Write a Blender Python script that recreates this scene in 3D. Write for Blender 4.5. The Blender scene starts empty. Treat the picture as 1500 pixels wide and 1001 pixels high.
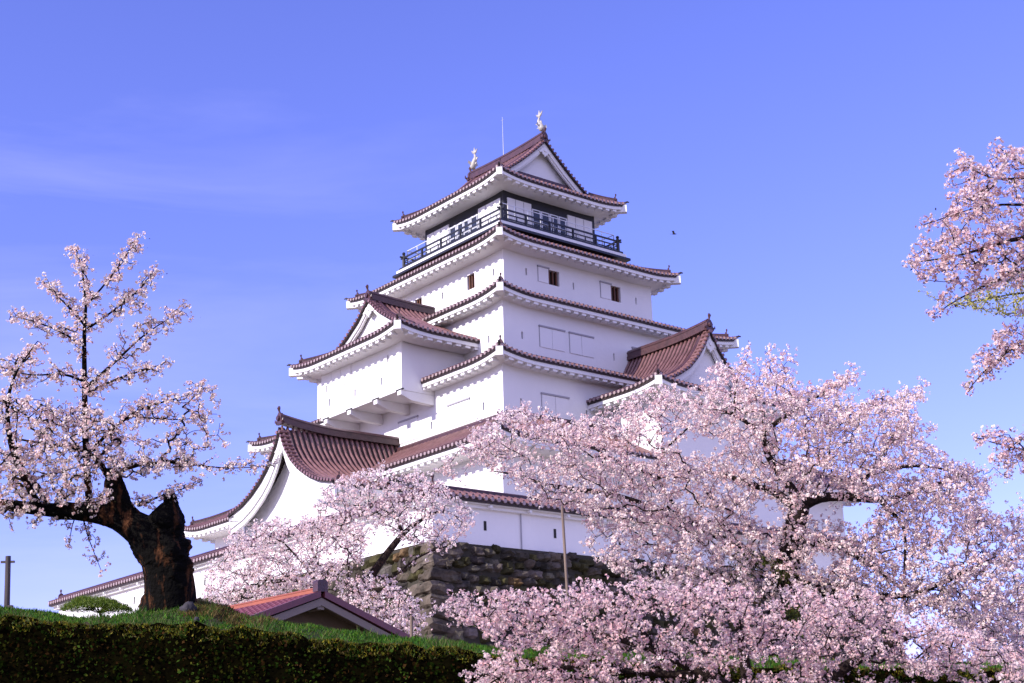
import bpy, math, random
import numpy as np
from math import radians, sin, cos, pi, sqrt, exp
from mathutils import Vector, Matrix

# ------------------------------------------------------------------ camera
SC = bpy.context.scene
COL = SC.collection
CAMP = np.array([-51.17, -61.50, 1.6])
YAW, PITCH, ROLL, F = 0.877450, 0.303154, -0.032908, 2101.152     # F in 1500-pixel units
FW = np.array([cos(YAW)*cos(PITCH), sin(YAW)*cos(PITCH), sin(PITCH)])
_r = np.array([sin(YAW), -cos(YAW), 0.0]); _u = np.cross(_r, FW)
RT = _r*cos(ROLL)+_u*sin(ROLL); UP = -_r*sin(ROLL)+_u*cos(ROLL)
cam = bpy.data.objects.new('camera', bpy.data.cameras.new('camera')); COL.objects.link(cam)
cam.matrix_world = Matrix(((RT[0], UP[0], -FW[0], CAMP[0]), (RT[1], UP[1], -FW[1], CAMP[1]), (RT[2], UP[2], -FW[2], CAMP[2]), (0, 0, 0, 1)))
cam.data.sensor_width = 36; cam.data.sensor_fit = 'HORIZONTAL'; cam.data.lens = 36*F/1500
cam.data.clip_start = 0.3; cam.data.clip_end = 8000
SC.camera = cam
SC.view_settings.view_transform = 'Standard'; SC.view_settings.look = 'None'
SC.view_settings.gamma = 1.0; SC.view_settings.exposure = 0.35

# ------------------------------------------------------------------ sun and sky
SUN_EL = radians(27.0)
SUN_DIR = Vector((-cos(SUN_EL), 0.05*cos(SUN_EL), sin(SUN_EL))).normalized()     # towards the sun
sl = bpy.data.lights.new('sun', 'SUN'); sl.energy = 4.8; sl.angle = radians(0.5); sl.color = (1.0, 0.93, 0.86)
so = bpy.data.objects.new('sun', sl); COL.objects.link(so)
so.rotation_euler = (-SUN_DIR).to_track_quat('-Z', 'Y').to_euler()
W = bpy.data.worlds.new('World'); SC.world = W; W.use_nodes = True
nt = W.node_tree; N = nt.nodes; Lk = nt.links
for n in list(N): N.remove(n)
wo = N.new('ShaderNodeOutputWorld'); bg = N.new('ShaderNodeBackground'); sky = N.new('ShaderNodeTexSky')
sky.sky_type = 'NISHITA'; sky.sun_disc = False; sky.sun_elevation = SUN_EL
sky.sun_rotation = math.atan2(SUN_DIR.x, SUN_DIR.y)
sky.air_density = 1.0; sky.dust_density = 0.3; sky.ozone_density = 2.0; sky.altitude = 200
tint = N.new('ShaderNodeMix'); tint.data_type = 'RGBA'; tint.blend_type = 'MULTIPLY'; tint.inputs[0].default_value = 1
tint.inputs[7].default_value = (0.97, 0.81, 1.66, 1)
tc = N.new('ShaderNodeTexCoord'); mp = N.new('ShaderNodeMapping'); nz = N.new('ShaderNodeTexNoise')
mp.inputs['Rotation'].default_value = (0.15, -0.25, 0.3); mp.inputs['Scale'].default_value = (1.1, 1.1, 7.0)
nz.inputs['Scale'].default_value = 2.3; nz.inputs['Detail'].default_value = 7; nz.inputs['Roughness'].default_value = 0.55
nz.inputs['Distortion'].default_value = 0.4
cr = N.new('ShaderNodeValToRGB'); cr.color_ramp.elements[0].position = 0.47; cr.color_ramp.elements[1].position = 0.85
cr.color_ramp.elements[1].color = (0.2, 0.2, 0.2, 1)
cm = N.new('ShaderNodeMix'); cm.data_type = 'RGBA'; cm.inputs[7].default_value = (6.6, 6.3, 9.6, 1)
Lk.new(tc.outputs['Generated'], mp.inputs[0]); Lk.new(mp.outputs[0], nz.inputs[0]); Lk.new(nz.outputs[0], cr.inputs[0])
Lk.new(sky.outputs[0], tint.inputs[6]); Lk.new(tint.outputs[2], cm.inputs[6]); dt = N.new('ShaderNodeVectorMath'); dt.operation = 'DOT_PRODUCT'; dt.inputs[1].default_value = (-sin(YAW), cos(YAW), 0.0)
mr = N.new('ShaderNodeMapRange'); mr.inputs[1].default_value = -0.12; mr.inputs[2].default_value = 0.30
ml = N.new('ShaderNodeMath'); ml.operation = 'MULTIPLY'
Lk.new(tc.outputs['Generated'], dt.inputs[0]); Lk.new(dt.outputs['Value'], mr.inputs[0]); Lk.new(mr.outputs[0], ml.inputs[0]); Lk.new(cr.outputs[0], ml.inputs[1]); 
# unseen bright cloud veil added behind the camera to lift the shaded faces
d2 = N.new('ShaderNodeVectorMath'); d2.operation = 'DOT_PRODUCT'; d2.inputs[1].default_value = (-cos(YAW), -sin(YAW), 0.0)
m2 = N.new('ShaderNodeMapRange'); m2.interpolation_type = 'SMOOTHSTEP'; m2.inputs[1].default_value = 0.0; m2.inputs[2].default_value = 0.6; m2.inputs[4].default_value = 0.85
n2 = N.new('ShaderNodeTexNoise'); n2.inputs['Scale'].default_value = 1.7; n2.inputs['Detail'].default_value = 6
r2 = N.new('ShaderNodeMapRange'); r2.inputs[1].default_value = 0.35; r2.inputs[2].default_value = 0.6; r2.inputs[3].default_value = 0.35
p2 = N.new('ShaderNodeMath'); p2.operation = 'MULTIPLY'; a2 = N.new('ShaderNodeMath'); a2.operation = 'ADD'; a2.use_clamp = True
Lk.new(tc.outputs['Generated'], d2.inputs[0]); Lk.new(d2.outputs['Value'], m2.inputs[0]); Lk.new(mp.outputs[0], n2.inputs[0]); Lk.new(n2.outputs[0], r2.inputs[0])
Lk.new(m2.outputs[0], p2.inputs[0]); Lk.new(r2.outputs[0], p2.inputs[1]); Lk.new(ml.outputs[0], a2.inputs[0]); Lk.new(p2.outputs[0], a2.inputs[1]); Lk.new(a2.outputs[0], cm.inputs[0])
Lk.new(cm.outputs[2], bg.inputs[0]); bg.inputs[1].default_value = 0.15
Lk.new(bg.outputs[0], wo.inputs[0])

rnd = random.Random(7); nr = np.random.RandomState(11)

def ray(x, y):
    return FW + RT*(x-750)/F - UP*(y-500.5)/F
def at(x, y, d):                       # world point seen at photo pixel x, y, at depth d
    return CAMP + ray(x, y)*d
def atv(P, d): return np.array([at(a, b, d) for a, b in P])

# ------------------------------------------------------------------ materials
def mat(name, col, rough=0.7, var=0.0, scale=3.0, col2=None, bump=0.0, bscale=20.0, spec=0.5, attr=None, transl=0.0, metal=0.0, streak=0):
    m = bpy.data.materials.new(name); m.use_nodes = True
    t = m.node_tree; n = t.nodes; l = t.links; b = n['Principled BSDF']
    b.inputs['Roughness'].default_value = rough; b.inputs['Metallic'].default_value = metal
    b.inputs['Specular IOR Level'].default_value = spec
    b.inputs['Base Color'].default_value = (*col, 1)
    tcn = n.new('ShaderNodeTexCoord')
    src = None
    if col2 is not None:
        z = n.new('ShaderNodeTexNoise'); z.inputs['Scale'].default_value = scale; z.inputs['Detail'].default_value = 8; z.inputs['Roughness'].default_value = 0.65
        if streak:
            mpn = n.new('ShaderNodeMapping'); mpn.inputs['Scale'].default_value = (1, 1, 1.0/streak)
            l.new(tcn.outputs['Object'], mpn.inputs[0]); l.new(mpn.outputs[0], z.inputs[0])
        else: l.new(tcn.outputs['Object'], z.inputs[0])
        r = n.new('ShaderNodeValToRGB'); r.color_ramp.elements[0].position = 0.5-var; r.color_ramp.elements[1].position = 0.5+var
        r.color_ramp.elements[0].color = (*col, 1); r.color_ramp.elements[1].color = (*col2, 1)
        l.new(z.outputs[0], r.inputs[0]); src = r.outputs[0]
    if attr:
        a = n.new('ShaderNodeAttribute'); a.attribute_name = attr
        if src is None: src = a.outputs['Color']
        else:
            mx = n.new('ShaderNodeMix'); mx.data_type = 'RGBA'; mx.blend_type = 'MULTIPLY'; mx.inputs[0].default_value = 1
            l.new(src, mx.inputs[6]); l.new(a.outputs['Color'], mx.inputs[7]); src = mx.outputs[2]
    if src is not None: l.new(src, b.inputs['Base Color'])
    if bump:
        z = n.new('ShaderNodeTexNoise'); z.inputs['Scale'].default_value = bscale; z.inputs['Detail'].default_value = 6
        l.new(tcn.outputs['Object'], z.inputs[0])
        bp = n.new('ShaderNodeBump'); bp.inputs['Strength'].default_value = bump; bp.inputs['Distance'].default_value = 0.05
        l.new(z.outputs[0], bp.inputs['Height']); l.new(bp.outputs[0], b.inputs['Normal'])
    if transl:
        tr = n.new('ShaderNodeBsdfTranslucent'); ms = n.new('ShaderNodeMixShader'); ms.inputs[0].default_value = transl
        if src is not None: l.new(src, tr.inputs[0])
        else: tr.inputs[0].default_value = (*col, 1)
        out = n['Material Output']; l.new(b.outputs[0], ms.inputs[1]); l.new(tr.outputs[0], ms.inputs[2]); l.new(ms.outputs[0], out.inputs[0])
    return m
M = {}
M['plaster'] = mat('white_plaster', (0.80, 0.79, 0.79), 0.85, 0.28, 0.6, (0.73, 0.72, 0.73), 0.15, 6, 0.2, streak=3)
M['trim'] = mat('white_eaves_plaster', (0.80, 0.79, 0.78), 0.8, 0.3, 2.0, (0.70, 0.69, 0.70), 0.1, 8, 0.2)
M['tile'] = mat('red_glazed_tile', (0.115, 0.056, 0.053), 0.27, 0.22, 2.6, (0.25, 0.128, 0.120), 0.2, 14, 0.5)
M['pan'] = mat('shade_dark_pan_tile', (0.014, 0.006, 0.007), 0.6, 0.22, 2.0, (0.028, 0.012, 0.013), 0.2, 14)  # same glaze as the rolls; shade between rolls painted in as near-black
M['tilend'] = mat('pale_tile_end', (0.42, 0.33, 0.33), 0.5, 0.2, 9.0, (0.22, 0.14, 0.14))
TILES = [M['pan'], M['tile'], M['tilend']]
M['ridge'] = mat('dark_ridge_tile', (0.038, 0.018, 0.022), 0.4, 0.25, 3.0, (0.10, 0.042, 0.045), 0.3, 12)
M['black'] = mat('black_lacquered_wood', (0.010, 0.010, 0.014), 0.45)
M['dark'] = mat('dark_interior', (0.012, 0.011, 0.012), 0.8)
M['glass'] = mat('window_glass', (0.03, 0.035, 0.05), 0.08)
M['brownwood'] = mat('brown_lattice_wood', (0.13, 0.042, 0.014), 0.6, 0.2, 8, (0.08, 0.028, 0.012))
M['shutter'] = mat('white_shutter_plaster', (0.76, 0.75, 0.76), 0.8)
M['seam'] = mat('shutter_rail_grey', (0.33, 0.32, 0.36), 0.7)
M['whitemetal'] = mat('white_painted_metal', (0.72, 0.74, 0.80), 0.4)
M['fish'] = mat('pale_bronze_fish', (0.50, 0.47, 0.42), 0.5, 0.2, 5, (0.32, 0.30, 0.28))
M['stone'] = mat('castle_stone', (0.25, 0.215, 0.18), 0.9, 0.16, 2.2, (0.07, 0.062, 0.052), 0.8, 9, 0.2, attr='col')
M['gap'] = mat('stone_joint_soil', (0.035, 0.03, 0.02), 0.95)
M['bark'] = mat('cherry_bark', (0.012, 0.008, 0.007), 0.9, 0.15, 5, (0.035, 0.022, 0.018), 1.0, 25, 0.2)
M['oldbark'] = mat('old_cherry_bark', (0.0035, 0.003, 0.0025), 0.95, 0.12, 5.0, (0.028, 0.013, 0.008), 1.0, 14, 0.1, streak=3)
_r = [n for n in M['oldbark'].node_tree.nodes if n.type == 'VALTORGB'][0]
_r.color_ramp.elements[0].position = 0.53; _r.color_ramp.elements[1].position = 0.66; _r.color_ramp.elements[1].color = (0.105, 0.042, 0.018, 1)  # orange patches paint sunlit spots into the bark colour
M['petal'] = mat('cherry_petals', (1, 1, 1), 0.6, attr='col', transl=0.36, spec=0.2)
M['ivy'] = mat('dull_ivy_leaves', (1, 1, 1), 1.0, attr='col', spec=0.0)
M['leaf'] = mat('young_leaves', (1, 1, 1), 0.5, attr='col', transl=0.3, spec=0.3)
M['soil'] = mat('ground_grass_and_soil', (0.035, 0.05, 0.014), 0.95, 0.1, 0.8, (0.07, 0.055, 0.03), 0.6, 6, 0.1)
M['moss'] = mat('shade_dark_mossy_bank', (0.0012, 0.001, 0.0006), 1.0, 0.12, 2.5, (0.004, 0.0035, 0.0012), 1.0, 10, 0.0)  # moss and soil coloured near black to paint in the bank's shade
M['grass'] = mat('grass_blades', (1, 1, 1), 0.6, attr='col', transl=0.35, spec=0.2)
M['hutwall'] = mat('beige_hut_wall', (0.22, 0.155, 0.11), 0.85, 0.2, 2, (0.16, 0.115, 0.08))
M['huttile'] = mat('maroon_flat_tile', (0.13, 0.035, 0.045), 0.35, 0.2, 4, (0.19, 0.05, 0.055))
M['hutridge'] = mat('orange_ridge_tile', (0.36, 0.10, 0.045), 0.5, 0.2, 3, (0.28, 0.08, 0.04))
M['greypaint'] = mat('grey_barge_board', (0.24, 0.19, 0.155), 0.7)
M['post'] = mat('weathered_wood_post', (0.22, 0.16, 0.12), 0.8, 0.2, 6, (0.13, 0.09, 0.07), streak=6)
M['pole'] = mat('dark_utility_pole', (0.035, 0.028, 0.028), 0.8, 0.2, 6, (0.07, 0.055, 0.05), streak=6)
M['steel'] = mat('grey_metal_rod', (0.35, 0.36, 0.42), 0.4)
M['rock'] = mat('grey_rock', (0.045, 0.040, 0.05), 0.9, 0.15, 6, (0.018, 0.016, 0.018), 0.8, 10)
M['bird'] = mat('dark_bird_feathers', (0.05, 0.045, 0.05), 0.7)

# ------------------------------------------------------------------ mesh helpers
def link_mesh(name, V, Fc, m, parent=None, smooth=False, colors=None):
    me = bpy.data.meshes.new(name)
    me.from_pydata([tuple(map(float, v)) for v in V], [], [tuple(f) for f in Fc]); me.validate(); me.update()
    me.materials.append(m)
    if smooth: me.polygons.foreach_set('use_smooth', [True]*len(me.polygons))
    if colors is not None:
        a = me.color_attributes.new('col', 'FLOAT_COLOR', 'POINT'); a.data.foreach_set('color', np.asarray(colors, np.float32).ravel())
    o = bpy.data.objects.new(name, me); COL.objects.link(o)
    if parent is not None: o.parent = parent
    return o
def link_np(name, V, T, m, parent=None, colors=None, k=3, smooth=False):   # V (n,3), T (m,k)
    me = bpy.data.meshes.new(name); n, q = len(V), len(T)
    me.vertices.add(n); me.vertices.foreach_set('co', np.asarray(V, np.float32).ravel())
    me.loops.add(q*k); me.loops.foreach_set('vertex_index', np.asarray(T, np.int32).ravel())
    me.polygons.add(q); me.polygons.foreach_set('loop_start', np.arange(0, q*k, k, dtype=np.int32)); me.polygons.foreach_set('loop_total', np.full(q, k, np.int32))
    if smooth: me.polygons.foreach_set('use_smooth', np.ones(q, bool))
    me.update(calc_edges=True); me.materials.append(m)
    if colors is not None:
        a = me.color_attributes.new('col', 'FLOAT_COLOR', 'POINT'); a.data.foreach_set('color', np.asarray(colors, np.float32).ravel())
    o = bpy.data.objects.new(name, me); COL.objects.link(o)
    if parent is not None: o.parent = parent
    return o
class MB:
    def __init__(s): s.v = []; s.f = []; s.m = []
    def add(s, V, Fc, mi=0):
        s.m += [mi]*len(Fc); b = len(s.v); s.v += [tuple(map(float, p)) for p in V]; s.f += [tuple(b+i for i in f) for f in Fc]
    def box(s, c, ax, ay, az):          # centre and three half-extent vectors
        c, ax, ay, az = map(np.asarray, (c, ax, ay, az))
        V = [c+i*ax+j*ay+k*az for i in (-1, 1) for j in (-1, 1) for k in (-1, 1)]
        s.add(V, [(0, 1, 3, 2), (4, 6, 7, 5), (0, 4, 5, 1), (2, 3, 7, 6), (0, 2, 6, 4), (1, 5, 7, 3)])
    def aab(s, x0, x1, y0, y1, z0, z1):
        s.box(((x0+x1)/2, (y0+y1)/2, (z0+z1)/2), ((x1-x0)/2, 0, 0), (0, (y1-y0)/2, 0), (0, 0, (z1-z0)/2))
    def tube(s, P, R, n=8, cap=True, mi=0):
        P = [np.asarray(p, float) for p in P]; k = len(P)
        if not hasattr(R, '__len__'): R = [R]*k
        V = []; Fc = []; prev = None
        for i in range(k):
            t = P[min(i+1, k-1)]-P[max(i-1, 0)]; t = t/(np.linalg.norm(t)+1e-9)
            a = prev if prev is not None else (np.array([0, 0, 1.]) if abs(t[2]) < .9 else np.array([1., 0, 0]))
            a = a-t*(a@t); a /= np.linalg.norm(a)+1e-9; prev = a; b = np.cross(t, a)
            for j in range(n):
                th = 2*pi*j/n; V.append(P[i]+R[i]*(a*cos(th)+b*sin(th)))
        for i in range(k-1):
            for j in range(n):
                q = (j+1) % n; Fc.append((i*n+j, i*n+q, (i+1)*n+q, (i+1)*n+j))
        if cap: Fc += [tuple(range(n))[::-1], tuple((k-1)*n+j for j in range(n))]
        s.add(V, Fc, mi)
    def sweep(s, P, side, up, prof, cap=True):    # prof list of (a,b): offset a*side+b*up at each path point
        n = len(prof); V = []; Fc = []
        side = np.asarray(side, float); up = np.asarray(up, float)
        for p in P:
            for a, b in prof: V.append(np.asarray(p)+side*a+up*b)
        for i in range(len(P)-1):
            for j in range(n):
                q = (j+1) % n; Fc.append((i*n+j, i*n+q, (i+1)*n+q, (i+1)*n+j))
        if cap: Fc += [tuple(range(n))[::-1], tuple((len(P)-1)*n+j for j in range(n))]
        s.add(V, Fc)
    def build(s, name, m, parent=None, smooth=False):
        ms = m if isinstance(m, list) else [m]; o = link_mesh(name, s.v, s.f, ms[0], parent, smooth)
        for x in ms[1:]: o.data.materials.append(x)
        if len(ms) > 1 and len(o.data.polygons) == len(s.m): o.data.polygons.foreach_set('material_index', s.m)
        elif len(ms) > 1: print('material mismatch', name, len(o.data.polygons), len(s.m))
        return o
def empty(name, loc, label=None, cat=None, group=None, kind=None):
    o = bpy.data.objects.new(name, None); COL.objects.link(o); o.empty_display_size = 0.3; o.location = tuple(map(float, loc))
    tag(o, label, cat, group, kind); return o
def tag(o, label=None, cat=None, group=None, kind=None):
    if label: o['label'] = label
    if cat: o['category'] = cat
    if group: o['group'] = group
    if kind: o['kind'] = kind
    return o
Z3 = np.array([0, 0, 1.0])

# ------------------------------------------------------------------ castle
keep = empty('castle_keep', (0, 0, 0), 'tall white plastered castle keep with five tiers of red tiled roofs on the stone base', 'castle')

class Side:          # one roof slope: eave line from o along es (length W), inward ed; zf(d) height; lift near the corners
    def __init__(s, o, es, ed, Wd, dend, zf, L0=0.4, L1=0.4, reach=3.2):
        s.o = np.asarray(o, float); s.es = np.asarray(es, float); s.ed = np.asarray(ed, float); s.W = Wd; s.dend = dend; s.zf = zf; s.L0 = L0; s.L1 = L1; s.reach = reach
    def lift(s, a):
        a = min(max(a, 0), s.W)
        return s.L0*max(0, 1-a/s.reach)**2.2 + s.L1*max(0, 1-(s.W-a)/s.reach)**2.2
    def pt(s, a, d, dz=0.0):
        return s.o+s.es*a+s.ed*d+Z3*(s.zf(max(d, 0))+s.lift(a)+dz)
    def tiles(s, mb, ends, p=0.30, n=7, s0=0.0, s1=None):
        s1 = s.W if s1 is None else s1
        K = max(1, round((s1-s0)/p)); p = (s1-s0)/K; nrm = Z3
        for i in range(K):
            a, b = s0+i*p, s0+(i+1)*p; e0, e1 = max(s.dend(a+1e-3), .0), max(s.dend(b-1e-3), .0)
            if max(e0, e1) < .05: continue
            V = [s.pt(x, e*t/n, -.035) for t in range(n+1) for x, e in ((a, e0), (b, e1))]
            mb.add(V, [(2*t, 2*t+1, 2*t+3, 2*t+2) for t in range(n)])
            V = [s.pt(a, 0), s.pt(b, 0), s.pt(b, .02, -.15), s.pt(a, .02, -.15)]
            mb.add(V, [(3, 2, 1, 0)])
            mb.add([s.pt(a, .02, -.15), s.pt(b, .02, -.15), s.pt(b, .5, -.13-s.zf(.5)), s.pt(a, .5, -.13-s.zf(.5))], [(0, 3, 2, 1)])
            c = (a+b)/2; e = s.dend(c)
            if e < .12: continue
            r = p*.27; g = 6; V = []
            for t in range(n+1):
                q = s.pt(c, -.05+(e+.05)*t/n, -.035)
                for j in range(g+1):
                    th = pi*j/g; V.append(q+s.es*r*cos(th)+Z3*(r*2.1*sin(th)))
            Fc = [(t*(g+1)+j, t*(g+1)+j+1, (t+1)*(g+1)+j+1, (t+1)*(g+1)+j) for t in range(n) for j in range(g)]
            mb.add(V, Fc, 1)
            q = s.pt(c, -.055, .015); R = r*1.05
            for kk in (0, 1):
                pass
            V = [q+s.es*R*cos(2*pi*j/8)+Z3*R*sin(2*pi*j/8) for j in range(8)]
            V += [v+s.ed*.10 for v in V]
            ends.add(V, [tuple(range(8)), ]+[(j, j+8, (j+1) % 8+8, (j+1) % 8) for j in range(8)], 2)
    def eaves(s, fas, raf, sof, over, c0=True, c1=True, s0=0.0, s1=None, tooth=.54, depth=None):
        s1 = s.W if s1 is None else s1
        K = max(2, int((s1-s0)/.35)); A = [s0+(s1-s0)*i/K for i in range(K+1)]
        zz = lambda a, d, dz: s.o+s.es*a+s.ed*d+Z3*(s.lift(a)+dz)
        i0 = .07
        def ca(a, d):      # keep mitred corners
            lo = s0+(d if c0 else 0); hi = s1-(d if c1 else 0); return min(max(a, lo), hi)
        V = []
        for a in A: V += [zz(ca(a, .07), .07, -.14), zz(ca(a, .07), .07, -.33), zz(ca(a, .24), .24, -.33), zz(ca(a, .24), .24, -.14)]
        fas.add(V, [(i*4+j, i*4+(j+1) % 4, i*4+4+(j+1) % 4, i*4+4+j) for i in range(K) for j in range(4)])
        V = []
        for a in A: V += [zz(ca(a, .2), .2, -.31), zz(ca(a, over), over+.02, -.42)]
        sof.add(V, [(2*i, 2*i+2, 2*i+3, 2*i+1) for i in range(K)])
        T = max(1, int((s1-s0)/tooth)); tp = (s1-s0)/T
        for i in range(T):
            a = s0+(i+.5)*tp; lo = min(a-s0 if c0 else 9, s1-a if c1 else 9)
            if lo < .35: continue
            d1 = min(.5, lo)
            c = (zz(a, .12, -.385)+zz(a, d1, -.385))/2
            raf.box(c, s.es*tp*.26, s.ed*(d1-.12)/2, Z3*.07)
def swept_ridge(mb, P, w=.15, h=.34, cap=True):
    P = [np.asarray(p, float) for p in P]; t = P[-1]-P[0]; t[2] = 0; t /= np.linalg.norm(t); sd = np.array([-t[1], t[0], 0])
    mb.sweep(P, sd, Z3, [(-w*1.25, -.05), (-w*1.25, h*.3), (-w, h*.32), (-w, h*.62), (-w*1.15, h*.64), (-w*1.15, h*.74), (-w*.6, h*.98), (0, h*1.1), (w*.6, h*.98), (w*1.15, h*.74), (w*1.15, h*.64), (w, h*.62), (w, h*.32), (w*1.25, h*.3), (w*1.25, -.05)], cap)
def oni(mb, p, d, S=1.0):       # ridge-end ornament: shield plate, round boss and horn, facing direction d
    p = np.asarray(p, float); d = np.array([d[0], d[1], 0.]); d /= np.linalg.norm(d); sd = np.array([-d[1], d[0], 0])
    out = [(-.26, 0), (-.30, .12), (-.20, .26), (-.20, .42), (-.10, .56), (0, .60), (.10, .56), (.20, .42), (.20, .26), (.30, .12), (.26, 0)]
    V = [p+sd*a*S+Z3*b*S+d*.02*S for a, b in out]+[p+sd*a*S+Z3*b*S-d*.14*S for a, b in out]; k = len(out)
    mb.add(V, [tuple(range(k)), tuple(range(2*k-1, k-1, -1))]+[(i, i+k, (i+1) % k+k, (i+1) % k) for i in range(k)])
    mb.tube([p+d*.0*S+Z3*.3*S, p+d*.12*S+Z3*.3*S], [.14*S, .12*S], 8)
    mb.tube([p+Z3*.5*S-d*.05*S, p+Z3*.66*S, p+Z3*.80*S+d*.03*S, p+Z3*.9*S], [.07*S, .05*S, .09*S, .05*S], 7)
    for q in (-1, 1): mb.tube([p+sd*q*.22*S+Z3*.1*S, p+sd*q*.36*S+Z3*.16*S, p+sd*q*.38*S+Z3*.28*S], [.06*S, .05*S, .02*S], 5)

def ring_roof(cx, cy, hx, hy, ztip, ix, iy, over, slope=.5, curv=.03, L=.4, reach=2.7, label=None, gaps=None):
    z0 = ztip-L; D = min(hx-ix, hy-iy); zf = lambda d: slope*d+curv*d*d
    rf = MB(); en = MB(); fa = MB(); ra = MB(); sf = MB(); hrs = []; fl = MB(); on = []; en = rf; ra = fa
    C4 = [(-hx, -hy), (hx, -hy), (hx, hy), (-hx, hy)]
    for k in range(4):
        a = np.array([*C4[k], 0.]); b = np.array([*C4[(k+1) % 4], 0.]); es = (b-a); Wd = np.linalg.norm(es); es = es/Wd; ed = np.array([-es[1], es[0], 0])
        Dk = (hy-iy) if k in (0, 2) else (hx-ix)
        rat = Dk/D
        sd = Side(a+np.array([cx, cy, z0]), es, ed, Wd, lambda c, Wd=Wd, Dk=Dk: max(0, min(c, Wd-c, Dk+.05)), zf, L, L, reach)
        sd.tiles(rf, en)
        sd.eaves(fa, ra, sf, over)
        # flashing strip against the wall above
        P = [sd.pt(x, Dk-.06, .02) for x in np.linspace(Dk, Wd-Dk, 12)]
        P = [p*np.array([1, 1, 0])+Z3*(z0+zf(Dk)) for p in P]
        fl.sweep(P, ed, Z3, [(-.16, -.05), (-.16, .10), (-.08, .2), (.07, .22), (.07, -.05)])
        # hip ridge
        dg = (es+ed)
        hp = [sd.pt(t, t, .0) for t in np.linspace(.35, Dk if abs(Dk-D) < 1e-6 else D, 9)]
        hr = MB(); swept_ridge(hr, hp, .13, .27); hrs.append(hr)
        o2 = MB(); q = sd.pt(.42, .42, .02); oni(o2, q, -dg, .62); on.append(o2)
        q2 = sd.pt(.06, .06, .06); rf.tube([q2-dg*.02, q2-dg*.12+Z3*.06, q2-dg*.2+Z3*.02], [.07, .06, .03], 6)
        # corner beam end
        q = a+np.array([cx, cy, z0+sd.lift(0)]); dn = dg/np.linalg.norm(dg); sdv = np.array([-dn[1], dn[0], 0])
        fa.box(q+dn*.33+Z3*(-.33), dn*.36, sdv*.17, Z3*.22)
    r = rf.build('roof', TILES, keep)
    if label: r['label'] = label
    fa.build('eaves', M['trim'], r)
    sf.build('soffit', M['trim'], r); fl.build('roof_flashing', M['ridge'], r)
    for hr in hrs: hr.build('hip_ridge', M['ridge'], r)
    for o2 in on: o2.build('ridge_ornament', M['ridge'], r)
    return z0

def wall_face(mb, o, e, L, z0, z1, holes=(), dep=.28):     # e: horizontal dir; outside normal = e rotated -90
    o = np.asarray(o, float); e = np.asarray(e, float); nrm = np.array([e[1], -e[0], 0])
    xs = sorted({0, L, *[h[0] for h in holes], *[h[1] for h in holes]}); zs = sorted({z0, z1, *[h[2] for h in holes], *[h[3] for h in holes]})
    P = lambda x, z, d=0.0: np.array([o[0], o[1], 0])+e*x-nrm*d+Z3*z
    for i in range(len(xs)-1):
        for j in range(len(zs)-1):
            mx, mz = (xs[i]+xs[i+1])/2, (zs[j]+zs[j+1])/2
            if any(h[0] < mx < h[1] and h[2] < mz < h[3] for h in holes): continue
            mb.add([P(xs[i], zs[j]), P(xs[i+1], zs[j]), P(xs[i+1], zs[j+1]), P(xs[i], zs[j+1])], [(0, 1, 2, 3)])
    for a, b, c, d in holes:
        mb.add([P(a, c), P(b, c), P(b, d), P(a, d), P(a, c, dep), P(b, c, dep), P(b, d, dep), P(a, d, dep)], [(0, 4, 5, 1), (1, 5, 6, 2), (2, 6, 7, 3), (3, 7, 4, 0)])
def window(o, e, x0, x1, z0, z1, dep=.28, bars=3, frame=True):
    o = np.asarray(o, float); e = np.asarray(e, float); nrm = np.array([e[1], -e[0], 0]); P = lambda x, z, d: np.array([o[0], o[1], 0])+e*x-nrm*d+Z3*z
    w = MB(); w.add([P(x0, z0, dep-.01), P(x1, z0, dep-.01), P(x1, z1, dep-.01), P(x0, z1, dep-.01)], [(0, 1, 2, 3)])
    wo_ = w.build('window', M['dark'], keep)
    if bars:
        b = MB()
        for i in range(bars):
            x = x0+(x1-x0)*(i+.5)/bars
            b.box(P(x, (z0+z1)/2, .13), e*.045, nrm*.045, Z3*(z1-z0)/2*.998)
        b.build('lattice', M['brownwood'], wo_)
    return wo_
def shutter(o, e, x0, x1, z0, z1, split=True, parent=None):
    o = np.asarray(o, float); e = np.asarray(e, float); nrm = np.array([e[1], -e[0], 0]); P = lambda x, z, d: np.array([o[0], o[1], 0])+e*x+nrm*d+Z3*z
    s = MB(); k = 2 if split else 1
    for i in range(k):
        a = x0+(x1-x0)*i/k+.012; b = x0+(x1-x0)*(i+1)/k-.012
        s.box(P((a+b)/2, (z0+z1)/2, .018), e*(b-a)/2, nrm*.018, Z3*(z1-z0)/2)
    so_ = s.build('shutter', M['shutter'], keep)
    r = MB(); r.box(P((x0+x1)/2, z1+.045, .04), e*((x1-x0)/2+.05), nrm*.04, Z3*.04)
    r.box(P(x0-.02, (z0+z1)/2, .01), e*.012, nrm*.01, Z3*(z1-z0)/2)
    if split: r.box(P((x0+x1)/2, (z0+z1)/2, .005), e*.011, nrm*.005, Z3*(z1-z0)/2*.99)
    r.build('shutter_rail', M['seam'], so_)
HOLE = {}
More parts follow.
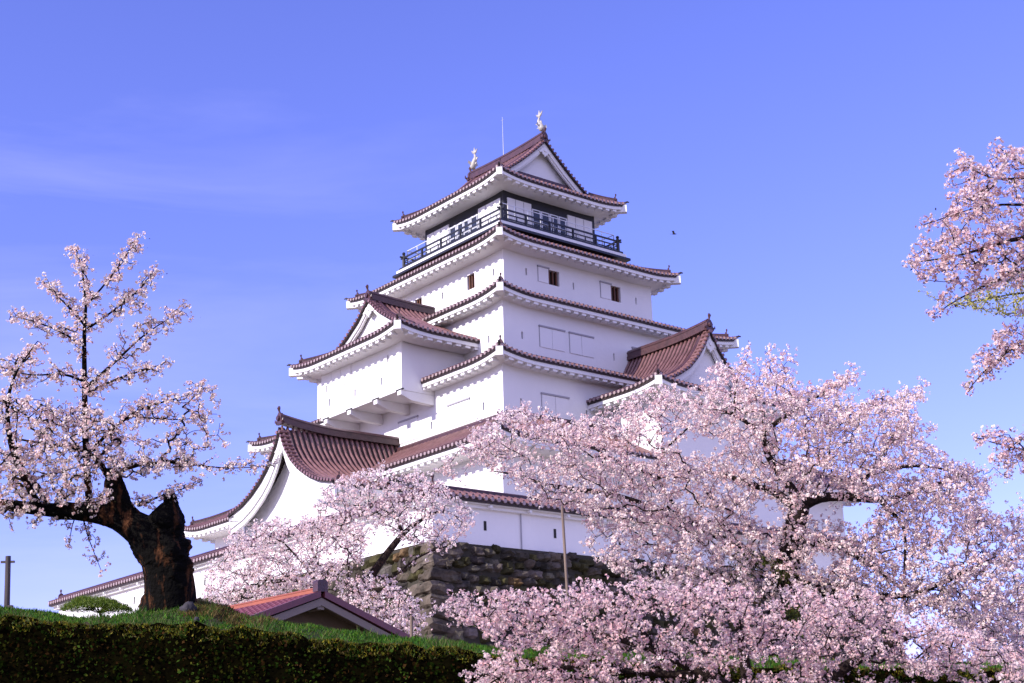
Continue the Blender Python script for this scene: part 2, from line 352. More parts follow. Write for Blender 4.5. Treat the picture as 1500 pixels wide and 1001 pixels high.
def storey(hx, hy, z0, z1, hr=(), hl=(), wr=(), wl=(), sr=(), sl_=(), cx=0, cy=0, lr=(), ll=()):
    """hr/wr: windows on the -y face as (x0,x1,z0,z1); wl: on the -x face as (y0,y1,..); s*: shutters; l*: loopholes"""
    w = MB()
    o = (cx-hx, cy-hy); R_o = (o, (1, 0, 0)); L_o = ((cx-hx, cy+hy), (0, -1, 0))
    rx = lambda t: (t[0]-o[0], t[1]-o[0], t[2], t[3]); lx = lambda t: (cy+hy-t[1], cy+hy-t[0], t[2], t[3])
    lo = lambda p, z: (p-.055, p+.055, z-.2, z+.2)
    HR = [rx(t) for t in wr]+[rx(lo(*q)) for q in lr]; HL = [lx(t) for t in wl]+[lx(lo(*q)) for q in ll]
    wall_face(w, o, (1, 0, 0), 2*hx, z0, z1, HR); wall_face(w, L_o[0], (0, -1, 0), 2*hy, z0, z1, HL)
    wall_face(w, (cx+hx, cy-hy), (0, 1, 0), 2*hy, z0, z1); wall_face(w, (cx+hx, cy+hy), (-1, 0, 0), 2*hx, z0, z1)
    w.build('wall', M['plaster'], keep)
    for t in wr: window(o, (1, 0, 0), *rx(t))
    for t in wl: window(L_o[0], (0, -1, 0), *lx(t))
    for fc, oo, e, hs in ((rx, o, (1, 0, 0), lr), (lx, L_o[0], (0, -1, 0), ll)):
        for q in hs:
            a = fc(lo(*q)); m_ = MB(); e3 = np.array(e, float); nn = np.array([e3[1], -e3[0], 0]); c = np.array([*oo, 0])+e3*(a[0]+a[1])/2+Z3*(a[2]+a[3])/2-nn*.2
            m_.box(c, e3*.06, nn*.01, Z3*.2); m_.build('loophole', M['dark'], keep)
    for t in sr: shutter(o, (1, 0, 0), *rx(t[:4]), split=t[4] if len(t) > 4 else True)
    for t in sl_: shutter(L_o[0], (0, -1, 0), *lx(t[:4]), split=t[4] if len(t) > 4 else True)

# storey walls (near corner at -x,-y)
storey(11.89, 13.30, 10.2, 16.5, sr=[(-9.2, -7.6, 13.4, 14.6), (4.5, 6.2, 13.4, 14.6)], sl_=[(-11.2, -9.4, 13.3, 14.5), (8.5, 10.2, 13.4, 14.5)], lr=[(-10.0, 14.3), (-6, 13.6), (1, 13.6), (9.0, 13.6)], ll=[(-12.2, 14.0), (11.6, 14.0)])
storey(9.79, 10.93, 17.6, 21.3, sr=[(-7.41, -5.7, 18.7, 19.8), (5.2, 6.9, 18.7, 19.8)], sl_=[(-8.35, -6.63, 18.75, 19.8), (-4.03, -2.4, 18.75, 19.85), (5.0, 6.7, 18.75, 19.8)], lr=[(-8.7, 19.2), (-4.5, 19.2)], ll=[(-9.4, 19.2), (-5.2, 19.15)])
storey(7.86, 8.75, 21.7, 25.5, sr=[(-5.5, -3.82, 23.1, 24.17), (-3.46, -1.81, 23.1, 24.17), (1.07, 2.75, 23.1, 24.12)], lr=[(-6.65, 23.5), (-.32, 23.4)], ll=[(-7.55, 23.4)], sl_=[(4.4, 6.1, 23.1, 24.15)])
storey(5.52, 6.07, 26.0, 29.7, wr=[(-2.36, -1.58, 27.9, 28.76), (2.3, 3.05, 27.86, 28.78)], sr=[(-3.12, -2.38, 27.92, 28.76, False), (1.49, 2.28, 27.88, 28.78, False)],
       wl=[(-3.54, -2.88, 27.83, 28.69), (1.38, 2.04, 27.83, 28.69)], sl_=[(-4.3, -3.58, 27.83, 28.69, False)] and [], lr=[(-3.95, 28.3), (-.55, 28.15), (4.25, 28.2)], ll=[(-5.2, 28.2), (-.6, 28.2)])

Z1 = ring_roof(0, 0, 13.28, 14.69, 16.78, 9.79, 10.93, 1.39, .44, .03, .34)
Z2 = ring_roof(0, 0, 10.64, 11.78, 21.58, 7.86, 8.75, .85, .30, .02, .32)
Z3_ = ring_roof(0, 0, 8.70, 9.59, 25.80, 5.52, 6.07, .84, .28, .02, .32)
Z4 = ring_roof(0, 0, 6.74, 7.29, 29.95, 3.9, 4.2, 1.22, .36, .02, .30)

# ---- hip-and-gable roofs
def irimoya(c, front, H, wfront, length, ztip, prof, dg, over, L=.3, both=False, ridge_h=.5, ridge_z=None, curl=.25, verge=.34, gable_in=.4, gableL=None, skirt=True, board=.38, roll=.3, lift_reach=2.6):
    """c: plan centre (x,y) of the ridge line origin; front: unit dir to the gable front; H half eave width;
    wfront: distance from c to the front eave; length: length backwards from front eave; prof(d) height above eave for d in 0..H"""
    c = np.array([c[0], c[1], 0.]); f = np.array([front[0], front[1], 0.]); z0 = ztip-L
    lat = np.array([-f[1], f[0], 0])          # lateral
    rf = MB(); en = MB(); fa = MB(); ra = MB(); sf = MB(); hr = MB(); orn = []; en = rf; ra = fa; parts = []; gws = {}
    F0 = c+f*wfront
    topz = z0+prof(H)
    for sgn in (-1, 1):
        o = F0+lat*sgn*H+Z3*z0; es = -f; ed = -lat*sgn
        if both: dend = lambda a: (a if a < dg else (length-a if length-a < dg else H))
        else: dend = (lambda a: (a if a < dg else H)) if skirt else (lambda a: H)
        s = Side(o, es, ed, length, dend, prof, L if skirt else 0, L if both else 0, lift_reach)
        # keep columns from straddling the verge
        g0 = dg if skirt else 0.0
        if skirt: s.tiles(rf, en, roll, 9, 0, dg)
        if both:
            s.tiles(rf, en, roll, 9, dg, length-dg); s.tiles(rf, en, roll, 9, length-dg, length)
        else: s.tiles(rf, en, roll, 9, g0, length)
        s.eaves(fa, ra, sf, over, c0=skirt, c1=both)
        for eg in ([0, 1] if both else [0]):
            aa = g0 if eg == 0 else length-g0; inw = 1 if eg == 0 else -1
            dd = np.linspace(dg if skirt else .02, H, 26)
            path = [s.pt(aa, d) for d in dd]; vt = MB(); bb = MB(); gw = gws.setdefault(eg, MB()); parts += [('verge_tiles', vt, 'tile'), ('barge_board', bb, 'trim')]
            # verge tiles: short rolls lying across the edge
            seg = 0; Lacc = 0; nxt = .1; r = .085
            for i in range(len(path)-1):
                sl2 = np.linalg.norm(path[i+1]-path[i]); tdir = (path[i+1]-path[i])/sl2
                while nxt < Lacc+sl2:
                    q = path[i]+tdir*(nxt-Lacc); nn = np.cross(tdir, es); nn = nn if nn[2] > 0 else -nn
                    vt.tube([q-es*inw*.10+nn*.03, q+es*inw*verge+nn*.05], r, 7, True, 1); nxt += .27
                Lacc += sl2
            up = Z3
            pb = [p+es*inw*.02-Z3*.07 for p in path]
            vt.sweep([p+es*inw*.12 for p in path], es, Z3, [(-.18, -.10), (.18, -.10), (.18, .03), (-.18, .03)])
            bb.sweep([p+es*inw*.14-Z3*.10 for p in path], es*inw, Z3, [(-.06, -board), (.06, -board), (.06, 0), (-.06, 0)])
            bb.sweep([p+es*inw*.22-Z3*(.08+board) for p in path], es*inw, Z3, [(-.06, -board*.45), (.06, -board*.45), (.06, .02), (-.06, .02)])
            if skirt:      # descending ridge beside the verge
                h1 = MB(); parts.append(('descending_ridge', h1, 'ridge')); swept_ridge(h1, [s.pt(aa+inw*(verge+.25), d, .02) for d in np.linspace(dg+.1, H*.96, 14)], .11, .2)
            # gable wall half
            gi = aa+inw*gable_in
            V = []
            for d in dd: V += [s.pt(gi, d, -.1), s.pt(gi, d)*np.array([1, 1, 0])+Z3*(z0+(prof(dg)-.5 if skirt else -.9))]
            gw.add(V, [(2*i, 2*i+1, 2*i+3, 2*i+2) for i in range(len(dd)-1)])
            if skirt:
                hp = [s.pt(t if eg == 0 else length-t, t) for t in np.linspace(.35, dg, 7)]
                h1 = MB(); parts.append(('hip_ridge', h1, 'ridge')); swept_ridge(h1, hp, .13, .27)
                o2 = MB(); q = s.pt(.42 if eg == 0 else length-.42, .42, .02); dgv = -(es*inw+ed); oni(o2, q, dgv, .62); orn.append(o2)
                q2 = s.pt(.06 if eg == 0 else length-.06, .06, .06); rf.tube([q2+dgv*.02, q2+dgv*.12+Z3*.06, q2+dgv*.2+Z3*.02], [.07, .06, .03], 6)
                qq = s.pt(0 if eg == 0 else length, 0); dn = -dgv/np.linalg.norm(dgv); sv = np.array([-dn[1], dn[0], 0])
                fa.box(qq+dn*.33-Z3*.33, dn*.36, sv*.17, Z3*.22)
            else:
                o2 = MB(); oni(o2, s.pt(.45, .25, .02), -ed-es*.2, .5); orn.append(o2)
    ends_f = [(F0, f)] + ([(F0-f*length, -f)] if both else [])
    if skirt:
        for Fp, fd in ends_f:
            lt = np.array([-fd[1], fd[0], 0]); o = Fp-lt*H+Z3*z0
            # eave along +lt, inward -fd
            s = Side(o, lt, -fd, 2*H, lambda a: max(0, min(a, 2*H-a, dg+gable_in+.02)), prof, L, L, lift_reach)
            s.tiles(rf, en, roll); s.eaves(fa, ra, sf, over)
            fl = [s.pt(a, dg+gable_in-.1)*np.array([1, 1, 0])+Z3*(z0+prof(dg+gable_in)+.0) for a in np.linspace(dg+.4, 2*H-dg-.4, 6)]
            h1 = MB(); parts.append(('roof_flashing', h1, 'ridge')); h1.sweep(fl, -fd, Z3, [(-.14, -.05), (-.14, .12), (.08, .16), (.08, -.05)])
    # main ridge
    g0 = dg if skirt else 0.0
    a0, a1 = g0+.02, (length-g0-.02 if both else length)
    rz = topz-.03
    P = []
    for t in np.linspace(0, 1, 17):
        a = a0+(a1-a0)*t; k = max(0, 1-t*(a1-a0)/3.5)**2 + (max(0, 1-(1-t)*(a1-a0)/3.5)**2 if both else 0)
        P.append(F0-f*a+Z3*(rz+curl*k))
    swept_ridge(hr, P, .19, ridge_h)
    o2 = MB(); oni(o2, P[0]+f*.04-Z3*.12, f, 1.0 if ridge_h < .6 else 1.15); orn.append(o2)
    if both: o2 = MB(); oni(o2, P[-1]-f*.04-Z3*.12, -f, 1.15); orn.append(o2)
    r = rf.build('roof', TILES, keep)
    fa.build('eaves', M['trim'], r); sf.build('soffit', M['trim'], r); hr.build('ridge', M['ridge'], r)
    for nm, mb_, mk in parts: mb_.build(nm, TILES if mk == 'tile' else M[mk], r)
    for gw in gws.values(): gw.build('gable', M['plaster'], r)
    for o2 in orn: o2.build('ridge_ornament', M['ridge'], r)
    # hanging gable pendant
    for Fp, fd in ends_f:
        lt = np.array([-fd[1], fd[0], 0]); q = Fp-fd*(g0+.06)+Z3*(topz-.10-board*1.5)
        g = MB(); S = .9 if H > 4.9 else .8
        out = [(0, .35), (.14, .2), (.3, .16), (.42, .0), (.62, -.12), (.44, -.2), (.3, -.14), (.22, -.3), (.1, -.34), (0, -.5)]
        out = out+[(-a, b) for a, b in out[-2:0:-1]]; k = len(out)
        V = [q+lt*a*S+Z3*b*S+fd*.03 for a, b in out]+[q+lt*a*S+Z3*b*S-fd*.05 for a, b in out]
        g.add(V, [tuple(range(k)), tuple(range(2*k-1, k-1, -1))]+[(i, i+k, (i+1) % k+k, (i+1) % k) for i in range(k)])
        g.tube([q+fd*.02, q+fd*.08], .1, 6); g.build('gable_pendant', M['trim'], r)
    return r, P, topz
def tab(H, E, Zv, z0):
    return lambda d: float(np.interp(-(H-d), [-e for e in E[::-1]], Zv[::-1]))-z0

# top roof, ridge along y
r5, P5, top5 = irimoya((0, 0), (0, -1), 4.84, 5.13, 10.26, 34.69, lambda d: .50*d+.054*d*d, 1.55, 1.37, both=True, ridge_h=.55, curl=.12, board=.34, gable_in=.55)
# top room and balcony
def top_room():
    hx, hy = 3.47, 3.76; z0, z1 = 31.0, 34.35
    w = MB(); w.aab(-hx, hx, -hy, hy, z0, z1); w.build('wall', M['black'], keep)['label'] = 'black framed top room behind the balcony'
    pan = MB()
    for y, s in ((-hy, -1), (hy, 1)):
        for a, b in ((-3.22, -1.47), (1.30, 3.22)): pan = MB(); pan.aab(a, b, y+s*.0, y+s*.06, 31.3, 33.62); p_ = pan.build('wall_panel', M['plaster'], keep)
    for x, s in ((-hx, -1), (hx, 1)):
        for a, b in ((-3.5, -1.5), (1.35, 3.5)): pan = MB(); pan.aab(min(x, x+s*.06), max(x, x+s*.06), a, b, 31.3, 33.62); p_ = pan.build('wall_panel', M['plaster'], keep)
    bt = MB()
    for y, s in ((-hy, -1),):
        for x in (-2.65, -2.05, 1.9, 2.55): bt.aab(x-.012, x+.012, y-.075, y-.06, 31.3, 33.6)
    for x in (-hx,):
        for y in (-2.9, -2.2, 2.1, 2.8): bt.aab(x-.075, x-.06, y-.012, y+.012, 31.3, 33.6)
    bt.build('panel_seam', M['seam'], p_)
    for fc in range(2):
        for k in range(4):
            g = MB(); f_ = MB(); a = -1.40+k*.68; b = a+.62
            def bx(m_, u0, u1, n0, n1, q0, q1):
                if fc == 0: m_.aab(u0, u1, -hy-n1, -hy-n0, q0, q1)
                else: m_.aab(-hx-n1, -hx-n0, u0, u1, q0, q1)
            bx(g, a+.05, b-.05, .01, .03, 31.9, 33.25)
            for u0, u1, q0, q1 in ((a, a+.06, 31.85, 33.36), (b-.06, b, 31.85, 33.36), (a+.06, b-.06, 33.3, 33.36), (a+.06, b-.06, 32.56, 32.62)): bx(f_, u0, u1, .0, .055, q0, q1)
            wi = f_.build('window', M['whitemetal'], keep); g.build('pane', M['glass'], wi)
    # decks
    d = MB(); d.aab(-4.92, 4.92, -5.17, 5.17, 31.10, 31.24); d.build('balcony_beam', M['black'], keep)
    d = MB(); d.aab(-4.75, 4.75, -5.0, 5.0, 31.24, 31.50); d.build('balcony_plinth', M['trim'], keep)
    d = MB(); d.aab(-4.62, 4.62, -4.88, 4.88, 31.50, 31.68); d.build('balcony_floor', M['black'], keep)
    X, Y = 4.42, 4.68
    C4 = [(-X, -Y), (X, -Y), (X, Y), (-X, Y)]
    for k in range(4):
        a = np.array([*C4[k], 0.]); b = np.array([*C4[(k+1) % 4], 0.]); L_ = np.linalg.norm(b-a); e = (b-a)/L_; n_ = np.array([e[1], -e[0], 0])
        rl = MB(); wm = MB()
        for z, t in ((31.84, .03), (32.10, .025), (32.36, .045)): rl.box((a+b)/2+Z3*z, e*(L_/2+(.28 if t > .04 else .05)), n_*t*.8, Z3*t)
        for i in range(0, 6):
            q = a+e*L_*i/5 if i else a
            if i < 5 and i: rl.box(q+Z3*32.02, e*.05, n_*.05, Z3*.36)
        for i in range(12): rl.box(a+e*L_*(i+.5)/12+Z3*31.95, e*.02, n_*.02, Z3*.14)
        rl.build('railing', M['black'], keep)
        po = MB(); po.tube([a+Z3*31.6, a+Z3*32.5, a+Z3*32.52, a+Z3*32.6, a+Z3*32.68, a+Z3*32.72], [.10, .10, .06, .11, .08, .01], 10); po.build('railing_post', M['black'], keep)
        ai, bi = a-n_*.16-e*0, b-n_*.16
        ai = ai+e*.16; bi = bi-e*.16; Li = L_-.32
        for z in (32.15, 32.78): wm.tube([ai+Z3*z, bi+Z3*z], .03, 6)
        for i in range(10): wm.tube([ai+e*Li*i/9+Z3*31.68, ai+e*Li*i/9+Z3*32.78], .026, 5)
        wm.build('safety_railing', M['whitemetal'], keep)
top_room()
# fish ornaments
def fish(p, d):
    p = np.asarray(p, float); d = np.array([*d, 0.]); sd = np.array([-d[1], d[0], 0]); m_ = MB()
    pth = [p+d*.12+Z3*.05, p+d*.16+Z3*.22, p+d*.06+Z3*.42, p-d*.08+Z3*.62, p-d*.10+Z3*.82, p-d*.02+Z3*1.0, p+d*.02+Z3*1.08]
    m_.tube(pth, [.13, .20, .18, .13, .09, .05, .03], 8)
    def fin(P3, t=.025):
        V = [np.asarray(q)+sd*t for q in P3]+[np.asarray(q)-sd*t for q in P3]; k = len(P3)
        m_.add(V, [tuple(range(k)), tuple(range(2*k-1, k-1, -1))]+[(i, i+k, (i+1) % k+k, (i+1) % k) for i in range(k)])
    t = pth[5]
    fin([t, t+d*.18+Z3*.10, t+d*.30+Z3*.34, t+d*.08+Z3*.22, t+Z3*.46, t-d*.10+Z3*.2, t-d*.30+Z3*.28, t-d*.16+Z3*.04])
    fin([pth[2]-d*.1, pth[3]-d*.30+Z3*.05, pth[3]-d*.08+Z3*.1]); fin([pth[1]-d*.12, pth[2]-d*.34-Z3*.06, pth[2]-d*.12])
    fin([pth[2]+d*.12, pth[3]+d*.24+Z3*.1, pth[3]+d*.05+Z3*.16])
    for q in (-1, 1):
        m_.add([pth[1]+sd*q*.14, pth[1]+sd*q*.42+Z3*.16, pth[1]+sd*q*.34+Z3*.34, pth[2]+sd*q*.12, pth[2]+sd*q*.1-d*.06], [(0, 1, 2, 3, 4)])
    m_.build('fish_ornament', M['fish'], keep, True)
fish(P5[0]+Z3*.62+np.array([0, .38, 0]), (0, -1)); fish(P5[-1]+Z3*.62+np.array([0, -.38, 0]), (0, 1))
a_ = MB(); a_.tube([(0, .3, top5), (0, .3, 41.2)], [.03, .012], 6); a_.box((0, .3, 41.0), (.0, .12, 0), (.008, 0, 0), (0, 0, .008)); a_.build('lightning_rod', M['steel'], keep)

# left projecting bay (facing -x)
bcy, bh, bx0 = -1.75, 3.74, -11.8
def bay():
    w = MB(); hl = [(bcy+bh-y-.055, bcy+bh-y+.055, z-.2, z+.2) for y, z in ((-4.3, 22.55), (-3.7, 21.5), (-1.3, 21.45), (1.15, 21.5), (1.5, 22.3))]
    wall_face(w, (bx0, bcy+bh), (0, -1, 0), 2*bh, 20.65, 23.6, hl)
    wall_face(w, (bx0, bcy-bh), (1, 0, 0), 4.2, 20.65, 23.6); wall_face(w, (bx0+4.2, bcy+bh), (-1, 0, 0), 4.2, 20.65, 23.6)
    w.add([(bx0, bcy-bh, 20.65), (bx0+4.2, bcy-bh, 20.65), (bx0+4.2, bcy+bh, 20.65), (bx0, bcy+bh, 20.65)], [(0, 3, 2, 1)])
    w.build('bay_wall', M['plaster'], keep)
    for a, b, c, d in hl:
        m_ = MB(); m_.aab(bx0+.19, bx0+.21, bcy+bh-b, bcy+bh-a, c, d); m_.build('loophole', M['dark'], keep)
    shutter((bx0, bcy+bh), (0, -1, 0), bcy+bh+1.5, bcy+bh+1.5+1.9-3.4+1.5-.0, 22.3, 23.1) if False else None
    shutter((bx0, bcy+bh), (0, -1, 0), bcy+bh-.95, bcy+bh+.95, 22.15, 23.12)
    for y in (-5.3, -3.2, -.75, 1.5):
        m_ = MB(); V = []
        for s in (-.16, .16): V += [(-9.8, y+s, 20.64), (bx0-.02, y+s, 20.64), (bx0-.02, y+s, 20.42), (-11.2, y+s, 20.2), (-9.8, y+s, 20.12)]
        m_.add(V, [(0, 1, 2, 3, 4), (9, 8, 7, 6, 5)]+[(i, 5+i, 5+(i+1) % 5, (i+1) % 5) for i in range(5)])
        c_ = m_.build('corbel', M['trim'], keep)
        m_ = MB(); m_.aab(bx0-.03, bx0+.05, y-.3, y+.3, 20.66, 20.72); m_.build('vent_slot', M['dark'], c_)
bay()
pL = tab(5.05, [0, .5, 1, 2, 3.3, 5.05], [26.35, 25.9, 25.45, 24.82, 24.15, 23.38], 23.38)
irimoya((0, bcy), (-1, 0), 5.05, 12.95, 5.9, 23.8, pL, 1.65, 1.2, ridge_h=.45, curl=.12, board=.26)
# left lower wing with big gable
wcy = -2.2
pW = tab(4.9, [0, .25, .5, 1.1, 1.8, 2.65, 3.6, 4.9], [18.75, 18.2, 17.75, 17.02, 16.45, 15.95, 15.55, 15.25], 15.25)
w = MB(); wall_face(w, (-15.9, wcy+4.0), (0, -1, 0), 8.0, 10.2, 15.3); wall_face(w, (-15.9, wcy-4.0), (1, 0, 0), 4.1, 10.2, 15.3); wall_face(w, (-11.8, wcy+4.0), (-1, 0, 0), 4.1, 10.2, 15.3); w.build('wing_wall', M['plaster'], keep)
shutter((-15.9, wcy+4), (0, -1, 0), 3.1, 4.9, 12.7, 13.9)
irimoya((0, wcy), (-1, 0), 4.9, 16.75, 7.0, 15.25+.3, pW, 0.0, .9, ridge_h=.42, curl=.32, skirt=False, board=.62, gable_in=.82)
# right wing (facing -y)
rcx = .85
w = MB(); wall_face(w, (rcx-4.15, -14.8), (1, 0, 0), 8.3, 10.2, 20.0); wall_face(w, (rcx-4.15, -8.9), (0, -1, 0), 5.9, 10.2, 20.0); wall_face(w, (rcx+4.15, -14.8), (0, 1, 0), 5.9, 10.2, 20.0); w.build('wing_wall', M['plaster'], keep)
pR = tab(5.3, [0, .5, 1, 1.6, 2.3, 3.5, 5.3], [23.35, 22.5, 21.85, 21.25, 20.8, 20.2, 19.72], 19.72)
irimoya((rcx, 0), (0, -1), 5.3, 15.95, 7.3, 20.12, pR, 1.35, 1.1, ridge_h=.5, curl=.22, board=.36)

# ------------------------------------------------------------------ low plaster wall round the base top
XE = 3.0            # right-hand end of the stone base and its wall
def low_wall():
    t = empty('plaster_wall', (0, 0, 0), 'low white plaster wall with tiled coping along the edge of the stone base', 'wall')
    zb, zt = 10.2, 12.0
    w = MB(); w.aab(-20.98, -20.62, -20.4, 13.2, zb, zt); w.aab(-20.62, XE, -20.4, -20.04, zb, zt); w.aab(XE-.36, XE, -20.04, 13.2, zb, zt); w.build('wall_panel', M['plaster'], t)
    zf = lambda d: .42*d
    rf = MB(); en = rf; fa = MB(); rd = MB()
    for o, es, ed, L_ in (((-21.45, 13.5, 11.82), (0, -1, 0), (1, 0, 0), 34.35), ((-21.45, -20.85, 11.82), (1, 0, 0), (0, 1, 0), XE+21.9), ((XE-.83, -19.57, 11.82), (-1, 0, 0), (0, -1, 0), XE+19.3), ((XE+.45, -20.85, 11.82), (0, 1, 0), (-1, 0, 0), 34.35), ((XE-.83, 13.5, 11.82), (0, -1, 0), (1, 0, 0), 33.0), ((-20.15, -19.57, 11.82), (0, 1, 0), (-1, 0, 0), 33.0)):
        outer = L_ in (34.35, 45.6)
        sd = Side(o, es, ed, L_, lambda a: .65, zf, 0, 0)
        sd.tiles(rf, en, .30, 2)
        e = np.array(es, float); dd = np.array(ed, float); o_ = np.array(o, float)
        fa.box(o_+e*L_/2+dd*.33-Z3*.13, e*(L_/2-.05), dd*.22, Z3*.045)
        fa.box(o_+e*L_/2+dd*.40-Z3*.24, e*(L_/2-.05), dd*.12, Z3*.06)
        for i in range(int(L_/1.9)): fa.box(o_+e*(1+1.9*i)+dd*.3-Z3*.23, e*.06, dd*.2, Z3*.05)
    swept_ridge(rd, [(-20.8, 13.5, 12.08), (-20.8, -20.2, 12.08)], .12, .2); swept_ridge(rd, [(-20.8, -20.22, 12.082), (XE-.18, -20.22, 12.082)], .12, .2); swept_ridge(rd, [(XE-.18, -20.2, 12.084), (XE-.18, 13.5, 12.084)], .12, .2)
    r = rf.build('coping', TILES, t); fa.build('eaves', M['trim'], t); rd.build('coping_ridge', M['ridge'], r)
    o2 = MB(); oni(o2, (-20.8, 13.52, 12.0), (0, 1), .7); o2.build('ridge_ornament', M['ridge'], r)
    o2 = MB(); oni(o2, (-20.85, -20.25, 12.0), (-1, -1), .7); o2.build('ridge_ornament', M['ridge'], r)
    for i in range(7):
        m_ = MB(); x = -18.6+3.4*i; m_.aab(x-.06, x+.06, -20.415, -20.39, 10.75, 11.1); m_.build('loophole', M['dark'], t)
    for i in range(8):
        m_ = MB(); y = 11.2-3.6*i; m_.aab(-20.99, -20.97, y-.06, y+.06, 10.75, 11.1); m_.build('loophole', M['dark'], t)
    m_ = MB()
    for x in (-16.9, -8.5): m_.tube([(x, -20.44, 10.2), (x, -20.44, 11.6)], .025, 6)
    m_.build('drain_pipe', M['seam'], t)
low_wall()
M['gravel'] = mat('pale_gravel', (0.55, 0.47, 0.37), 0.95, 0.2, 3, (0.46, 0.39, 0.30), 0.3, 30, 0.1)
c_ = MB(); c_.add([(-20.7, -20.2, 10.21), (XE-.1, -20.2, 10.21), (XE-.1, 13.4, 10.21), (-20.7, 13.4, 10.21)], [(0, 1, 2, 3)])
c_.add([(XE-.1, -15.3, 10.21), (12.1, -15.3, 10.21), (12.1, 13.4, 10.21), (XE-.1, 13.4, 10.21)], [(0, 1, 2, 3)])
tag(c_.build('courtyard', M['gravel']), 'pale gravel courtyard on top of the stone base', None, None, 'structure')

# ------------------------------------------------------------------ stone base
def stone_base():
    t = empty('stone_base', (0, 0, 0), 'tall rough stone block base under the white castle keep', 'stone wall')
    GZ = 2.5; ZT = 10.2; bat = .16
    V = []; Fc = []; Cc = []
    def lump(p0, ex, ez, en_, w, h, b, tone):
        n = 5; base = len(V); jx = nr.uniform(-.17, .17, (n, n)); jz = nr.uniform(-.17, .17, (n, n))
        for i in range(n):
            for j in range(n):
                u = i/(n-1)*2-1; v = j/(n-1)*2-1
                edge = i in (0, n-1) or j in (0, n-1)
                uu, vv = (u, v)
                k = max(abs(u), abs(v)); rr = math.hypot(u, v)
                sq = (.90+.10*(k/(rr+1e-6) if rr > 0 else 1))
                hgt = b*(1-max(abs(u), abs(v))**6)*(1+nr.uniform(-.5, .5)) if not edge else -.16
                q = p0+ex*(uu*w/2*sq+jx[i, j]*w*.35)+ez*(vv*h/2*sq+jz[i, j]*h*.35)+en_*hgt
                V.append(q); Cc.append((*tone, 1))
        for i in range(n-1):
            for j in range(n-1): Fc.append((base+i*n+j, base+(i+1)*n+j, base+(i+1)*n+j+1, base+i*n+j+1))
    def face(o, e, L_, nrm, skip0):
        ez = Z3*1.0+nrm*(-bat); ez = ez/np.linalg.norm(ez)
        z = 0.0; S = (ZT-GZ)/ez[2]
        while z < S:
            h = nr.uniform(.34, .66); x = skip0*.5 if skip0 else 0
            x = -nr.uniform(0, .5)+skip0
            while x < L_:
                w = nr.uniform(.28, .80); hh = h*nr.uniform(.9, 1.15)
                g = nr.uniform(.3, 1.05); tone = np.array([1.0, nr.uniform(.92, 1.02), nr.uniform(.82, 1.02)])*g*.72
                if nr.rand() < .30: tone = np.array([.50, .52, .24])*nr.uniform(.3, .8)       # mossy
                if nr.rand() < .05: tone = np.array([1.2, .88, .5])*nr.uniform(.5, .9)        # lichen
                p0 = o+e*(x+w/2)-ez*(z+h/2)+nrm*nr.uniform(-.07, .09)+ez*nr.uniform(-.12, .12)
                lump(p0, e, ez, nrm, w*.99, hh, nr.uniform(.05, .17), tone)
                x += w*.97
            z += h*.95
    cx, cy = -21.05, -20.5
    # back plates
    b = MB(); q = (ZT-GZ)*bat+.0
    b.add([(cx+.1, 13.6, ZT-.02), (cx+.1, cy+.1, ZT-.02), (cx+.1-q, cy+.1-q, GZ), (cx+.1-q, 13.6+q, GZ), (XE+.2, cy+.1, ZT-.02), (XE+.2+q, cy+.1-q, GZ), (XE+.2, 13.6, ZT-.02), (XE+.2+q, 13.6+q, GZ)],
          [(0, 3, 2, 1), (1, 2, 5, 4), (4, 5, 7, 6), (6, 7, 3, 0), (0, 1, 4, 6)])
    b.build('earth_core', M['gap'], t)
    face(np.array([cx, cy, ZT]), np.array([1., 0, 0]), XE+21.3, np.array([0, -1., 0]), .55)
    face(np.array([cx, 13.6, ZT]), np.array([0, -1., 0]), 33.6, np.array([-1., 0, 0]), 0)
    b = MB(); b.add([(XE, -15.4, ZT-.02), (12.1, -15.4, ZT-.02), (12.1+q, -15.4-q, GZ), (XE, -15.4-q, GZ), (12.1, 13.6, ZT-.02), (12.1+q, 13.6, GZ)], [(0, 1, 2, 3), (1, 4, 5, 2)]); b.build('earth_core', M['gap'], t)
    face(np.array([XE+.2, -15.5, ZT]), np.array([1., 0, 0]), 9.0, np.array([0, -1., 0]), 0)
    # corner stones, long and short arms alternating
    z = 0; k = 0
    while z < (ZT-GZ):
        h = nr.uniform(.38, .58); off = z*bat
        c = np.array([cx-off, cy-off, ZT-z-h/2]); la, lb = (1.3, .75) if k % 2 else (.75, 1.3)
        g = nr.uniform(.40, .72); tone = np.array([1.0, .93, .86])*g; base = len(V); n = 7
        pts = []
        for i in range(n):
            s = i/(n-1)
            if s < .5: xy = np.array([0, (1-2*s)*la])
            else: xy = np.array([(2*s-1)*lb, 0])
            bul = -.14 if 0 < i < n-1 else .1
            for j in range(5):
                v = j/4*2-1; bb_ = bul*(1-abs(v)**3) if 0 < i < n-1 else .12
                ou = np.array([-1, -1])*(-bb_ if bb_ > 0 else -bb_)*(1 if bb_ < 0 else -1)
                if i == n//2: ou = ou*1.15
                jit = nr.uniform(-.07, .07, 3)
                V.append(c+np.array([xy[0]+ou[0]+jit[0], xy[1]+ou[1]+jit[1], v*h*.49+jit[2]-abs(s-.5)*.15])); Cc.append((*tone, 1))
        for i in range(n-1):
            for j in range(4): Fc.append((base+i*5+j, base+(i+1)*5+j, base+(i+1)*5+j+1, base+i*5+j+1))
        z += h*.97; k += 1
    link_mesh('stone_facing', V, Fc, M['stone'], t, False, Cc)
stone_base()

